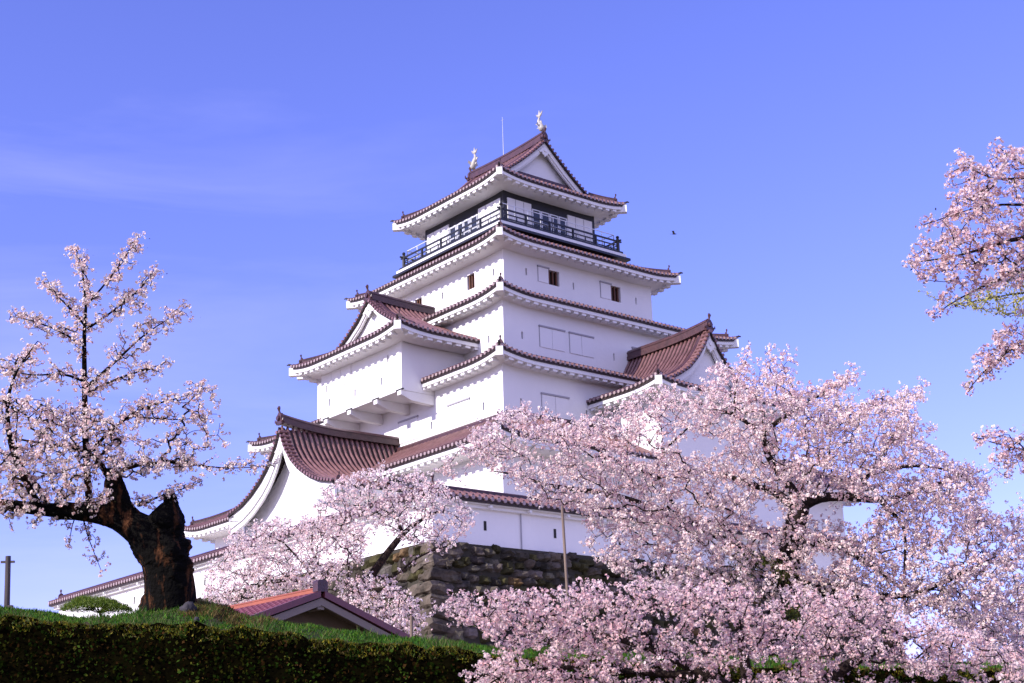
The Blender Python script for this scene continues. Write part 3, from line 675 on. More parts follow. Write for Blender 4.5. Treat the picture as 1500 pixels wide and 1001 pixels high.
# ------------------------------------------------------------------ ground
FH = np.array([cos(YAW), sin(YAW), 0.]); RH = np.array([sin(YAW), -cos(YAW), 0.])
def on_depth(x, y, D):          # point on the pixel ray at horizontal depth D
    r = ray(x, y); return CAMP+r*(D/(r@FH))
def lz(tab_, D):
    L_, Zz = [], []
    for x, y in tab_:
        q = on_depth(x, y, D); L_.append((q-CAMP)@RH); Zz.append(q[2])
    return np.array(L_), np.array(Zz)
EDGE = lz([(-150, 903), (0, 906), (100, 914), (200, 917), (300, 919), (350, 926), (450, 937), (550, 945), (650, 955), (800, 965), (1000, 975), (1300, 985), (1600, 985)], 20.0)
CREST = lz([(-150, 888), (0, 893), (80, 899), (104, 911), (172, 911), (188, 903), (228, 896), (270, 890), (300, 886), (330, 893), (365, 908), (420, 917), (500, 927), (600, 940), (700, 950), (900, 960), (1300, 975), (1600, 975)], 22.6)
EDW = (np.linspace(-80, 80, 321), nr.uniform(-1, 1, 321))
def ground_z(l, d):
    e = np.interp(l, *EDGE); c = np.interp(l, *CREST); w = .10*np.interp(l*2.2, *EDW)+.05*np.interp(l*7.3+3, *EDW)
    fade = 1.0
    far = 3.3
    if d < 19.2: z = 0.0
    elif d < 20: t = (d-19.2)/.8; z = e*(t**.35)
    elif d < 22.6: t = (d-20)/2.6; z = e+(c-e)*(t*t*(3-2*t))
    elif d < 34: t = (d-22.6)/11.4; z = c+(far-c)*(t*t*(3-2*t))
    else: z = far
    if 19.2 < d < 24: z += w*.6*min(1, (d-19.2)/.5)*max(0, 1-abs(d-20)/4)
    if d < 19.4: z += .06*np.interp(l*.7+d*.9, *EDW)
    return z
def make_ground():
    la = list(np.arange(-13, 13, .16)); L_ = sorted([-3000, -1000, -400, -160, -80, -45, -30, -22, -17, -14.5]+la+[14.5, 17, 22, 30, 45, 80, 160, 400, 1000, 3000])
    D = [-3000, -900, -200, -60, -20, 0, 8, 14, 17.5, 18.8, 19.1]+list(np.arange(19.2, 20.4, .07))+list(np.arange(20.4, 24, .16))+[25, 26.5, 28, 30, 32, 34, 40, 60, 100, 300, 900, 3000]
    V = []
    for d in D:
        for l in L_:
            j = nr.uniform(-.05, .05, 3) if 19.25 < d < 20.4 and abs(l) < 13.5 else np.zeros(3)
            V.append(np.array([CAMP[0], CAMP[1], 0])+RH*l+FH*d+Z3*ground_z(l, d)+j)
    n = len(L_); Fc = [(i*n+j, i*n+j+1, (i+1)*n+j+1, (i+1)*n+j) for i in range(len(D)-1) for j in range(n-1)]
    g = link_mesh('ground', V, Fc, M['soil'], None, True); tag(g, 'grassy ground with an earth bank coloured dark as if in shade in front of the castle', None, None, 'structure')
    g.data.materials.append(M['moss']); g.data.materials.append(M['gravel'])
    k0 = D.index(19.2) if 19.2 in D else 11
    for i, pgn in enumerate(g.data.polygons):
        r = i//(n-1)
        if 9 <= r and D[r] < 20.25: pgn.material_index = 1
        elif D[r] >= 34: pgn.material_index = 2
make_ground()
def blades(name, n, lr, dr, hr, cols, label, cat, flat=0.0, wd=.012, dens=None):
    V = np.zeros((n, 3, 3)); C = np.zeros((n, 3, 4)); k = 0
    while k < n:
        l = nr.uniform(*lr); d = nr.uniform(*dr)
        if dens and nr.rand() > dens(l, d): continue
        b = np.array([CAMP[0], CAMP[1], 0])+RH*l+FH*d+Z3*(ground_z(l, d)-.01); h = nr.uniform(*hr); a = nr.uniform(0, 2*pi)
        s = np.array([cos(a), sin(a), 0])*wd*nr.uniform(.6, 1.5); t = nr.normal(0, .45, 3)*h*np.array([1, 1, 0])
        V[k] = [b-s, b+s, b+t+Z3*h]; c = cols[nr.randint(len(cols))]; C[k, :, :3] = np.array(c)*nr.uniform(.6, 1.3); C[k, :, 3] = 1; k += 1
    o = link_np(name, V.reshape(-1, 3), np.arange(3*n).reshape(-1, 3), M['grass'], None, C.reshape(-1, 4)); tag(o, label, cat, None, 'stuff')
G1 = [(.05, .17, .008), (.025, .09, .006), (.08, .20, .01), (.11, .15, .02), (.02, .06, .006)]
blades('grass', 52000, (-10.5, 9), (20.15, 23.6), (.03, .08), G1, 'short bright green grass along the crest of the dark bank', 'grass')
blades('tall_grass', 3000, (-10.5, 2.5), (20.1, 22.3), (.07, .16), [(.05, .15, .012), (.08, .16, .015), (.03, .09, .01), (.15, .13, .05)], 'taller tufts and narrow bulb leaves in the grass by the old trunk', 'grass tufts', wd=.009, dens=lambda l, d: sin(l*2.3+1)*sin(l*5.1+d*2)+.35*sin(l*11+d*3) > .35)
blades('dead_grass', 5000, (-5.0, -3.75), (21.2, 22.9), (.03, .09), [(.16, .10, .03), (.10, .07, .02), (.20, .16, .05), (.06, .05, .015)], 'brownish dead grass and moss on the hump right of the old trunk', 'dead grass', wd=.014)
G2 = [(.22, .19, .012), (.12, .13, .012), (.07, .05, .012), (.05, .08, .01)]
blades('moss', 30000, (-10.5, 9), (19.9, 20.32), (.02, .055), G2, 'yellowish moss fringe along the top lip of the dark bank', 'moss', wd=.016)
def ivy():
    n = 26000; V = np.zeros((n, 4, 3)); C = np.ones((n, 4, 4))
    for k in range(n):
        l = nr.uniform(-10, 6); d = 19.2+.8*nr.rand()**2.2; z = ground_z(l, d)
        b = np.array([CAMP[0], CAMP[1], 0])+RH*l+FH*(d-.06)+Z3*z; s = nr.uniform(.012, .035); u = nr.normal(0, 1, 3); u /= np.linalg.norm(u); v = np.cross(u, -FH+nr.normal(0, .5, 3)); v /= np.linalg.norm(v)+1e-6
        V[k] = [b-u*s, b+v*s*.7, b+u*s, b-v*s*.7]; pt_ = sin(l*2.1)+sin(l*4.7+z*3)+.6*sin(l*9+z*5); br = 3.2 if pt_ > .9 and nr.rand() < .6 else 1.0
        C[k, :, :3] = np.array([(.003, .007, .001), (.008, .015, .002), (.012, .006, .002), (.012, .013, .002)][nr.randint(4)])*nr.uniform(.5, 1.6)*br  # leaf colours kept very dark to carry the bank's painted shade
    o = link_np('ivy', V.reshape(-1, 3), np.arange(4*n).reshape(-1, 4), M['ivy'], None, C.reshape(-1, 4), 4); tag(o, 'shade-darkened ivy and dead leaves clinging to the steep bank face', 'ivy', None, 'stuff')
ivy()
def gz_at(p): v = np.asarray(p)-CAMP; return ground_z(v@RH, v@FH)

# ------------------------------------------------------------------ small hut in front of the stone base
def hut():
    D0 = 33.0; A = on_depth(471, 869, D0); t = empty('small_hut', (A[0], A[1], 3.3), 'small beige hut with maroon tiled gable roof and orange ridge below the stone corner', 'hut')
    rid = (FH-RH*.92); rid /= np.linalg.norm(rid); lat = np.array([-rid[1], rid[0], 0]); lat = lat if lat@RH > 0 else -lat
    wv = 2.75; B = on_depth(594, 944, D0+wv*(lat@FH)); drop = A[2]-B[2]; Ln = 4.6
    loc = np.array([A[0], A[1], 3.3])
    def P(a, u, dz=0.0): return A+rid*a+lat*u*wv-Z3*(drop*abs(u)-dz)-loc     # a back along ridge, u -1..1
    rf = MB()
    for s in (-1, 1):
        R_, Cn = 11, 20
        for r in range(R_):
            for c in range(Cn):
                a0, a1 = Ln*c/Cn, Ln*(c+1)/Cn; u0, u1 = s*r/R_, s*(r+1.06)/R_; am = a0+(a1-a0)*.32
                rf.add([P(a0, u0, .0), P(am, u0, .045), P(a1, u0, .0), P(a0, u1, .035), P(am, u1, .085), P(a1, u1, .035)], [(0, 1, 4, 3), (1, 2, 5, 4)])
                rf.add([P(a0, u1, .035), P(am, u1, .085), P(a1, u1, .035), P(a0, u1, -.01), P(a1, u1, -.01)], [(0, 1, 2, 4, 3)])
    for s in (-1, 1):
        for a in (0.0, Ln): rf.sweep([P(a, s*.02, .02), P(a, s*1.0, .05)], rid, Z3, [(-.06, -.10), (.10, -.10), (.10, .05), (-.06, .05)])
    r = rf.build('roof', M['huttile'], t)
    m_ = MB(); swept_ridge(m_, [P(.12, 0, .02), P(Ln-.1, 0, .02)], .09, .13); m_.build('ridge_cap', M['hutridge'], r)
    m_ = MB(); q = P(-.05, 0, .03); out = [(-.14, 0), (-.14, .22), (-.09, .27), (.09, .27), (.14, .22), (.14, 0)]
    V = [q+lat*a+Z3*b for a, b in out]+[q+lat*a+Z3*b+rid*.2 for a, b in out]; m_.add(V, [tuple(range(6)), tuple(range(11, 5, -1))]+[(i, i+6, (i+1) % 6+6, (i+1) % 6) for i in range(6)]); m_.build('ridge_ornament', M['ridge'], r)
    m_ = MB()
    for s in (-1, 1):
        m_.sweep([P(.02, s*.0, -.11), P(.02, s*.99, -.10)], rid, Z3, [(-.03, -.17), (.03, -.17), (.03, 0), (-.03, 0)])
    m_.build('barge_board', M['greypaint'], t)
    wl = MB(); hw = .80; zb = 3.3-loc[2]
    def W_(a, u, z): q = A+rid*a+lat*u*wv-loc; return np.array([q[0], q[1], z])
    ztop = lambda u: (A[2]-drop*abs(u)-.12)-loc[2]
    for a in (.62, Ln-.5):
        wl.add([W_(a, -hw, zb-1.0), W_(a, hw, zb-1.0), W_(a, hw, ztop(hw)), W_(a, 0, ztop(0)), W_(a, -hw, ztop(hw))], [(0, 1, 2, 3, 4)])
    for u in (-hw, hw): wl.add([W_(.62, u, zb-1), W_(Ln-.5, u, zb-1), W_(Ln-.5, u, ztop(u)), W_(.62, u, ztop(u))], [(0, 1, 2, 3)])
    wl.build('wall', M['hutwall'], t)
    m_ = MB()
    for s in (-1, 1): m_.add([P(.03, 0, -.13), P(.62, 0, -.13), P(.62, s*.97, -.10), P(.03, s*.97, -.10)], [(0, 1, 2, 3)])
    m_.build('soffit', M['hutwall'], t)
    m_ = MB()
    for u, dz in ((0, -.3), (-.62, -.26), (.62, -.26)): m_.box(P(.3, u, dz), rid*.28, lat*.09, Z3*.07)
    m_.build('purlin_end', M['greypaint'], t)
    for u in (-.17, -.02):
        m_ = MB(); q = W_(.60, u-.03, ztop(0)-.72); m_.tube([q, q-rid*.05], .075, 12); m_.build('round_vent', M['dark'], t)
hut()

# ------------------------------------------------------------------ poles
def post(name, top, bot, D, r, m, label, cat, ext=1.0):
    a = on_depth(*top, D); b = on_depth(*bot, D); v = b-a; b2 = b+v/np.linalg.norm(v)*ext
    t = MB(); t.tube([a-b2, (a-b2)*.5, (0, 0, 0)], [r*.9, r, r*1.05], 10)
    return t, a-b2, b2
t, a, b = post('', (12, 815), (10, 892), 40, .085, None, '', '', 2.5)
t.box(a-Z3*.16, RH*.19, FH*.03, Z3*.03)
t.box(a-Z3*1.45+RH*.16, RH*.07, FH*.07, Z3*.08)
o = t.build('utility_pole', M['pole']); o.location = b; tag(o, 'dark wooden utility pole with short crossarm at the far left behind the bank', 'pole')
t, a, b = post('', (823, 735), (830, 852), 34, .036, None, '', '', 3.5)
o = t.build('support_pole', M['post']); o.location = b; tag(o, 'thin leaning wooden pole propping a cherry branch in front of the stone base', 'pole')
t, a, b = post('', (602.5, 903), (603, 944), 27, .032, None, '', '', .7)
o = t.build('wooden_post', M['post']); o.location = b; tag(o, 'short pale wooden post on the grass right of the hut', 'post')
# rock and pale stone by the trunk
def rock(px, py, D, sx, sz, label):
    c = on_depth(px, py, D); V = []; n = 9; m_ = 7
    for i in range(m_+1):
        for j in range(n):
            th = pi*i/m_; ph = 2*pi*j/n; k = 1+nr.uniform(-.16, .16)
            V.append(np.array([sx*sin(th)*cos(ph)*k, sx*.8*sin(th)*sin(ph)*k, sz*cos(th)*k]))
    o = link_mesh('rock', V, [(i*n+j, i*n+(j+1) % n, (i+1)*n+(j+1) % n, (i+1)*n+j) for i in range(m_) for j in range(n)], M['rock'], None, True); o.location = c
    tag(o, label, 'rock')
rock(276, 893, 21.5, .13, .11, 'grey boulder leaning against the foot of the old cherry trunk')
rock(288, 908, 20.7, .045, .04, 'small pale round stone in the grass below the old cherry trunk')
# bird
def bird():
    m_ = MB(); c = on_depth(987, 343, 60); s = .22
    m_.tube([RH*-.5*s, RH*-.15*s, RH*.3*s, RH*.6*s], [.02*s, .12*s, .13*s, .03*s], 7)
    m_.add([RH*.25*s, RH*-.15*s, -RH*.5*s+Z3*.35*s-FH*.9*s, RH*.0*s+Z3*.4*s-FH*.8*s], [(0, 1, 2, 3)]); m_.add([RH*.25*s, RH*-.15*s, -RH*.5*s+Z3*.3*s+FH*.9*s, RH*.0*s+Z3*.35*s+FH*.8*s], [(0, 3, 2, 1)])
    m_.add([RH*-.45*s, RH*-.8*s+FH*.1*s, RH*-.8*s-FH*.1*s], [(0, 1, 2)])
    o = m_.build('bird', M['bird']); o.location = c; tag(o, 'tiny dark bird gliding in the blue sky right of the keep', 'bird')
bird()

# ------------------------------------------------------------------ blossom trees
PK = [(.98, .885, .86), (.98, .915, .885), (.975, .835, .82), (.98, .935, .91), (.95, .76, .75)]
def flower_templates(K, nf, R, fr, petals):
    out = []
    for k in range(K):
        V = []; T = []; Cc = []
        for i in range(nf):
            n = nr.normal(0, 1, 3); n /= np.linalg.norm(n); c = n*R*nr.uniform(.55, 1.05); a = np.cross(n, nr.normal(0, 1, 3)); a /= np.linalg.norm(a); b = np.cross(n, a); f = fr*nr.uniform(.8, 1.15); g = nr.uniform(.88, 1.06)
            base = len(V)
            if petals:
                V.append(c-n*f*.25); Cc.append((.80*g, .45*g, .46*g))
                for j in range(10):
                    th = 2*pi*j/10; rr = f*(1.0 if j % 2 == 0 else .55); V.append(c+(a*cos(th)+b*sin(th))*rr+n*(f*.18 if j % 2 == 0 else -f*.05)); q = .98 if j % 2 == 0 else .9; Cc.append((g*q,)*3)
                for j in range(10): T.append((base, base+1+j, base+1+(j+1) % 10))
            else:
                V.append(c-n*f*.3); Cc.append((.90*g, .74*g, .74*g))
                for j in range(5):
                    th = 2*pi*j/5; V.append(c+(a*cos(th)+b*sin(th))*f+n*f*.2); Cc.append((g,)*3)
                for j in range(5): T.append((base, base+1+j, base+1+(j+1) % 5))
        out.append((np.array(V), np.array(T), np.array(Cc)))
    return out
TPL = {}
def blossoms(name, pts, parent, R, fr, nf, petals, tint=(1, 1, 1), var=.10):
    key = (R, fr, nf, petals)
    if key not in TPL: TPL[key] = flower_templates(8, nf, R, fr, petals)
    tp = TPL[key]; pts = np.asarray(pts); n = len(pts); idx = nr.randint(len(tp), size=n); VV = []; TT = []; CC = []; base = 0
    for k, (V, T, Cc) in enumerate(tp):
        P = pts[idx == k]; m_ = len(P)
        if not m_: continue
        th = nr.uniform(0, 2*pi, m_); ph = nr.uniform(0, 2*pi, m_); s = nr.uniform(.65, 1.25, m_)
        ct, st = np.cos(th), np.sin(th); cp, sp = np.cos(ph), np.sin(ph)
        x, y, z = V[:, 0][None], V[:, 1][None], V[:, 2][None]
        x1 = x*ct[:, None]-y*st[:, None]; y1 = x*st[:, None]+y*ct[:, None]
        y2 = y1*cp[:, None]-z*sp[:, None]; z2 = y1*sp[:, None]+z*cp[:, None]
        W_ = np.stack([x1, y2, z2], -1)*s[:, None, None]+P[:, None, :]
        VV.append(W_.reshape(-1, 3)); TT.append((T[None]+(np.arange(m_)*len(V))[:, None, None]+base).reshape(-1, 3)); base += m_*len(V)
        pc = np.array(PK)[nr.randint(len(PK), size=m_)]*np.array(tint)*(1+nr.uniform(-var, var*.5, m_))[:, None]
        col = np.clip(Cc[None]*pc[:, None, :], 0, .97); CC.append(np.concatenate([col, np.ones(col.shape[:2]+(1,))], -1).reshape(-1, 4))
    return link_np(name, np.concatenate(VV), np.concatenate(TT), M['petal'], parent, np.concatenate(CC))
def leaves(name, pts, parent, s, cols):
    pts = np.asarray(pts); n = len(pts); u = nr.normal(0, 1, (n, 3)); u /= np.linalg.norm(u, axis=1)[:, None]; v = np.cross(u, nr.normal(0, 1, (n, 3))); v /= np.linalg.norm(v, axis=1)[:, None]
    k = s*nr.uniform(.6, 1.3, (n, 1)); V = np.stack([pts, pts+u*k*.5+v*k*.22, pts+u*k, pts+u*k*.5-v*k*.22], 1).reshape(-1, 3)
    c = np.array(cols)[nr.randint(len(cols), size=n)]*nr.uniform(.7, 1.2, (n, 1)); C = np.repeat(np.concatenate([c, np.ones((n, 1))], 1), 4, 0)
    return link_np(name, V, np.arange(4*n).reshape(-1, 4), M['leaf'], parent, C, 4)
def inside(poly, P):
    P = np.asarray(P); r = np.zeros(len(P), bool); k = len(poly); x, y = P[:, 0], P[:, 1]
    for i in range(k):
        x0, y0 = poly[i]; x1, y1 = poly[(i+1) % k]
        c = ((y0 > y) != (y1 > y)) & (x < (x1-x0)*(y-y0)/((y1-y0) or 1e-9)+x0); r ^= c
    return r
def fill(poly, n, D, dD, holes=(), clump=0, seed=0):
    """n world points in the crown volume seen through poly, thickness dD about depth D"""
    xs = [p[0] for p in poly]; ys = [p[1] for p in poly]; out = []; cs = []
    R = np.random.RandomState(seed+5)
    if clump: cc = np.stack([R.uniform(min(xs), max(xs), clump), R.uniform(min(ys), max(ys), clump)], 1); cr_ = R.uniform(8, 27, clump)
    while len(out) < n:
        P = np.stack([R.uniform(min(xs), max(xs), 800), R.uniform(min(ys), max(ys), 800)], 1); ok = inside(poly, P)
        for h in holes:
            hx, hy, rx, ry = h; e = ((P[:, 0]-hx)/rx)**2+((P[:, 1]-hy)/ry)**2; ok &= (e > 1) | (R.rand(800) < .03)
        if clump:
            d = np.sqrt(((P[:, None, 0]-cc[None, :, 0])/2.5)**2+(P[:, None, 1]-cc[None, :, 1])**2); ok &= ((d < cr_[None]).any(1)) | (R.rand(800) < .13)
        for p in P[ok]: out.append(at(p[0], p[1], D+R.uniform(-1, 1)*dD*(.6+.4*R.rand())))
    return np.array(out[:n])
def grow(limbs, targets, bf=.35, rmin=.006, trunkmax=None, rpow=.34, name='cherry_tree', seed=0):
    """limbs: polylines (points (k,3), radii) giving the visible scaffold; targets join the nearest node (minimum spanning tree with path-length bias)"""
    nodes = []; par = []; plen = []; fix = []
    for P, Rr in limbs:
        P = np.asarray(P, float)
        if nodes:
            d = np.linalg.norm(np.array(nodes)-P[0], axis=1); p0 = int(d.argmin())
        else: p0 = -1
        last = p0
        for i in range(len(P)):
            if i:
                seg = P[i]-P[i-1]; L_ = np.linalg.norm(seg); m_ = max(1, int(L_/.35))
                for k in range(1, m_+1):
                    nodes.append(P[i-1]+seg*k/m_+(nr.normal(0, .018, 3) if k < m_ else 0)); par.append(last); r = Rr[i-1]+(Rr[i]-Rr[i-1])*k/m_; fix.append(r)
                    plen.append((plen[last] if last >= 0 else 0)+L_/m_); last = len(nodes)-1
            else:
                nodes.append(P[0]); par.append(p0); fix.append(Rr[0]); plen.append(plen[p0]+d.min() if p0 >= 0 else 0); last = len(nodes)-1
    T = np.asarray(targets); n = len(T); nd = np.array(nodes); pl = np.array(plen)
    ok = np.array([f < .22 for f in fix]) if any(f < .22 for f in fix) else np.ones(len(fix), bool)
    D = np.linalg.norm(T[:, None]-nd[None], axis=2); Cst = D+bf*pl[None]+np.where(ok, 0, 5)[None]
    bi = Cst.argmin(1); bc = Cst[np.arange(n), bi]; bd = D[np.arange(n), bi]; done = np.zeros(n, bool)
    for _ in range(n):
        k = int(np.where(done, 1e9, bc).argmin()); done[k] = True
        i = int(bi[k]); mid = (nodes[i]+T[k])/2+nr.normal(0, .07, 3)*bd[k]
        nodes.append(mid); par.append(i); fix.append(0); plen.append(plen[i]+bd[k]/2)
        nodes.append(T[k]); par.append(len(nodes)-2); fix.append(0); plen.append(plen[i]+bd[k]); j = len(nodes)-1
        dn = np.linalg.norm(T-T[k], axis=1); c = dn+bf*plen[j]; up = (c < bc) & ~done; bc = np.where(up, c, bc); bi = np.where(up, j, bi); bd = np.where(up, dn, bd)
    N_ = len(nodes); cnt = np.ones(N_); par = np.array(par)
    for i in range(N_-1, -1, -1):
        if par[i] >= 0: cnt[par[i]] += cnt[i] if fix[i] == 0 else 0
    rad = np.array([fix[i] if fix[i] else min(rmin*(cnt[i]*.5)**rpow, rmin*5) for i in range(N_)])
    for i in range(N_):
        if par[i] >= 0 and not fix[i]: rad[i] = min(rad[i], rad[par[i]])
    return np.array(nodes), par, rad, np.array(fix)
def limb_mesh(nodes, par, rad, fix, thin):
    V = []; Fq = []; b = 0
    sel = [i for i in range(len(nodes)) if par[i] >= 0 and (fix[i] == 0)]
    A = nodes[[par[i] for i in sel]]; B = nodes[sel]; ra = rad[[par[i] for i in sel]]; rb = rad[sel]; ra = np.minimum(ra, rb*1.6)
    t = B-A; L_ = np.linalg.norm(t, axis=1)[:, None]+1e-9; t = t/L_; u = np.cross(t, np.array([.3, .2, 1.])); u /= np.linalg.norm(u, axis=1)[:, None]+1e-9; v = np.cross(t, u)
    n = 5; VV = np.zeros((len(sel), 2, n, 3))
    for j in range(n):
        c, s = cos(2*pi*j/n), sin(2*pi*j/n); VV[:, 0, j] = A+(u*c+v*s)*ra[:, None]; VV[:, 1, j] = B+(u*c+v*s)*rb[:, None]
    base = (np.arange(len(sel))*2*n)[:, None]; F_ = np.concatenate([base+np.array([[j, (j+1) % n, n+(j+1) % n, n+j]]) for j in range(n)], 0)
    return VV.reshape(-1, 3), F_
def blossom_points(nodes, par, rad, fix, rmax, step, off, skip=0.0):
    out = []; tips = np.ones(len(nodes), bool); tips[par[par >= 0]] = False
    for i in range(len(nodes)):
        p = par[i]
        if p < 0 or rad[i] > rmax: continue
        L_ = np.linalg.norm(nodes[i]-nodes[p]); k = L_/step; k = int(k)+(nr.rand() < k-int(k))
        if skip and nr.rand() < skip: continue
        for _ in range(k): out.append(nodes[p]+(nodes[i]-nodes[p])*nr.rand()+nr.normal(0, off, 3))
        if tips[i]: out.append(nodes[i]+nr.normal(0, off*.6, 3)); out.append(nodes[i]+nr.normal(0, off, 3))
    return np.array(out)
def lumpy_trunk(P, R, n=40, rough=.10, freq=5, seed=0, sub=14):
    """gnarled trunk surface along a centre line with bark ridges"""
    P = np.asarray(P, float); Rs = np.random.RandomState(seed); k = (len(P)-1)*sub+1; tt = np.linspace(0, len(P)-1, k)
    C = np.stack([np.interp(tt, range(len(P)), P[:, j]) for j in range(3)], 1)
    for _ in range(3): C[1:-1] = (C[:-2]+2*C[1:-1]+C[2:])/4
    rr = np.interp(tt, range(len(P)), R); V = []
    def fld(a, b):
        g = Rs.uniform(-1, 1, (a, b)); g = np.concatenate([g, g[:, :1]], 1); x = np.linspace(0, b, n, endpoint=False); y = np.linspace(0, a-1, k)
        q = np.array([np.interp(x, range(b+1), row) for row in g]); return np.array([np.interp(y, range(a), q[:, j]) for j in range(n)]).T
    N_ = .9*fld(len(P)*1+1, 5)+.9*fld(len(P)+1, 13)+.7*fld(len(P)*2, 20)+.22*Rs.uniform(-1, 1, (k, n))
    for i in range(k):
        t = C[min(i+1, k-1)]-C[max(i-1, 0)]; t /= np.linalg.norm(t); u = np.cross(t, FH); u /= np.linalg.norm(u)+1e-9; v = np.cross(t, u)
        for j in range(n):
            th = 2*pi*j/n
            V.append(C[i]+(u*cos(th)+v*sin(th))*rr[i]*(1+rough*N_[i, j]))
    Fc = [(i*n+j, i*n+(j+1) % n, (i+1)*n+(j+1) % n, (i+1)*n+j) for i in range(k-1) for j in range(n)]+[tuple(range(n))[::-1], tuple((k-1)*n+j for j in range(n))]
    return V, Fc
def tree(name, label, cat, limbs, targets, gn=(), group=None, bf=.35, rmin=.006, rmax=.03, step=.07, off=.035, R=.04, fr=.019, nf=7, petals=False, tint=(1, 1, 1), nleaf=.25, base=None, barkm='bark', skip=0.0, extra=None, var=.10):
    b = np.asarray(base if base is not None else limbs[0][0][0], float); root = empty(name, b, label, cat, group)
    nodes, par, rad, fix = grow(limbs, targets, bf, rmin)
    tr = MB()
    for P, Rr in limbs:
        if max(Rr) < .0: continue
        tr.tube([np.asarray(q)-b for q in _smooth(P)], list(np.interp(np.linspace(0, len(P)-1, (len(P)-1)*3+1), range(len(P)), Rr)), 9)
    if not gn: tr.build('trunk', M[barkm], root, True)
    else:
        V = []; Fc = []
        for P, Rr, rg in gn:
            v, f_ = lumpy_trunk(P, Rr, rough=rg, seed=len(V)+3); k = len(V); V += [q-b for q in v]; Fc += [tuple(k+i for i in q) for q in f_]
        k = len(V); V += [np.array(q) for q in tr.v]; Fc += [tuple(k+i for i in q) for q in tr.f]
        link_mesh('trunk', V, Fc, M[barkm], root, True)
    V, Fq = limb_mesh(nodes-b, par, rad, fix, rmax); link_np('branches', V, Fq, M['bark'], root, None, 4, True)
    pts = blossom_points(nodes-b, par, rad, fix, rmax, step, off, skip)
    if extra is not None: pts = np.concatenate([pts, extra-b])
    bl = blossoms('blossom', pts, root, R, fr, nf, petals, tint, var)
    if nleaf:
        q = pts[nr.rand(len(pts)) < nleaf]+nr.normal(0, R, (1, 3)); leaves('young_leaves', q+nr.normal(0, R*.9, q.shape), root, R*1.0, [(.16, .07, .035), (.10, .12, .03), (.22, .13, .05), (.10, .035, .03)])
    print(name, 'targets', len(targets), 'clusters', len(pts)); return root
def _smooth(P):
    P = np.asarray(P, float); k = (len(P)-1)*3+1; t = np.linspace(0, len(P)-1, k); C = np.stack([np.interp(t, range(len(P)), P[:, j]) for j in range(3)], 1)
    for _ in range(2):
        D = C.copy(); D[1:-1] = (C[:-2]+2*C[1:-1]+C[2:])/4; C = D
    return C
def pl(*q, D=22.0):        # polyline (px, py, radius[, depth offset])
    P = [at(a[0], a[1], D+(a[3] if len(a) > 3 else 0)) for a in q]; return (np.array(P), [a[2] for a in q])
def spray(pts, D, n, jit, dd=.35, seed=0):
    P = np.array(pts, float); t = np.sort(nr.uniform(0, len(P)-1, n)); x = np.interp(t, range(len(P)), P[:, 0])+nr.normal(0, 1, n)*jit; y = np.interp(t, range(len(P)), P[:, 1])+nr.normal(0, 1, n)*jit
    return np.array([at(a, c, D+nr.uniform(-dd, dd)) for a, c in zip(x, y)])

# --- old broken cherry at the left
D1 = 22.0
T1_limbs = [pl((250, 898, .42), (250, 850, .38), (236, 800, .34), (205, 775, .26), (172, 757, .19), (135, 752, .14), (80, 748, .11), (20, 742, .09), (-60, 730, .07), D=D1),
    pl((190, 765, .16), (172, 735, .15), (166, 705, .13), (166, 686, .10), D=D1),
    pl((132, 750, .06, .3), (128, 700, .055, .3), (125, 640, .05, .2), (124, 560, .042, .1), (123, 490, .032), (126, 450, .022), D=D1),
    pl((126, 450, .02), (122, 400, .012), (112, 366, .006), D=D1), pl((127, 447, .018), (159, 411, .013), (185, 374, .009), (203, 347, .005), D=D1),
    pl((125, 478, .02), (100, 448, .014), (74, 426, .009), (61, 410, .005), D=D1), pl((128, 482, .02), (166, 456, .014), (207, 422, .009), (231, 397, .005), D=D1),
    pl((122, 507, .022), (89, 485, .014), (48, 470, .01), (15, 463, .005), D=D1), pl((127, 567, .03), (174, 526, .02), (211, 489, .012), (266, 456, .005), D=D1),
    pl((127, 576, .026), (177, 552, .015), (218, 541, .01), (246, 530, .005), D=D1), pl((126, 560, .026), (92, 546, .016), (44, 552, .011), (0, 537, .006), D=D1),
    pl((135, 660, .03), (159, 633, .026), (207, 596, .018), (259, 585, .01), (303, 568, .005), D=D1), pl((190, 610, .014), (259, 616, .009), (303, 611, .005), D=D1),
    pl((160, 700, .05), (140, 668, .04), (110, 655, .03), (60, 650, .02), (10, 640, .012), D=D1),
    pl((166, 695, .04), (200, 680, .03), (255, 676, .018), (330, 688, .01), (399, 682, .005), D=D1),
    pl((205, 740, .03), (238, 725, .012), (270, 716, .008), (296, 705, .005), D=D1),
    pl((60, 748, .06, -.3), (35, 700, .05, -.3), (14, 650, .045, -.3), (9, 590, .03, -.3), (22, 545, .016, -.3), (55, 500, .006, -.3), D=D1),
    pl((75, 748, .05, .4), (50, 705, .04, .5), (15, 670, .03, .6), (-30, 640, .02, .6), D=D1),
    pl((120, 752, .014), (128, 785, .009), (140, 815, .006), (149, 838, .004), D=D1), pl((112, 752, .012), (104, 775, .007), (102, 798, .004), D=D1)]
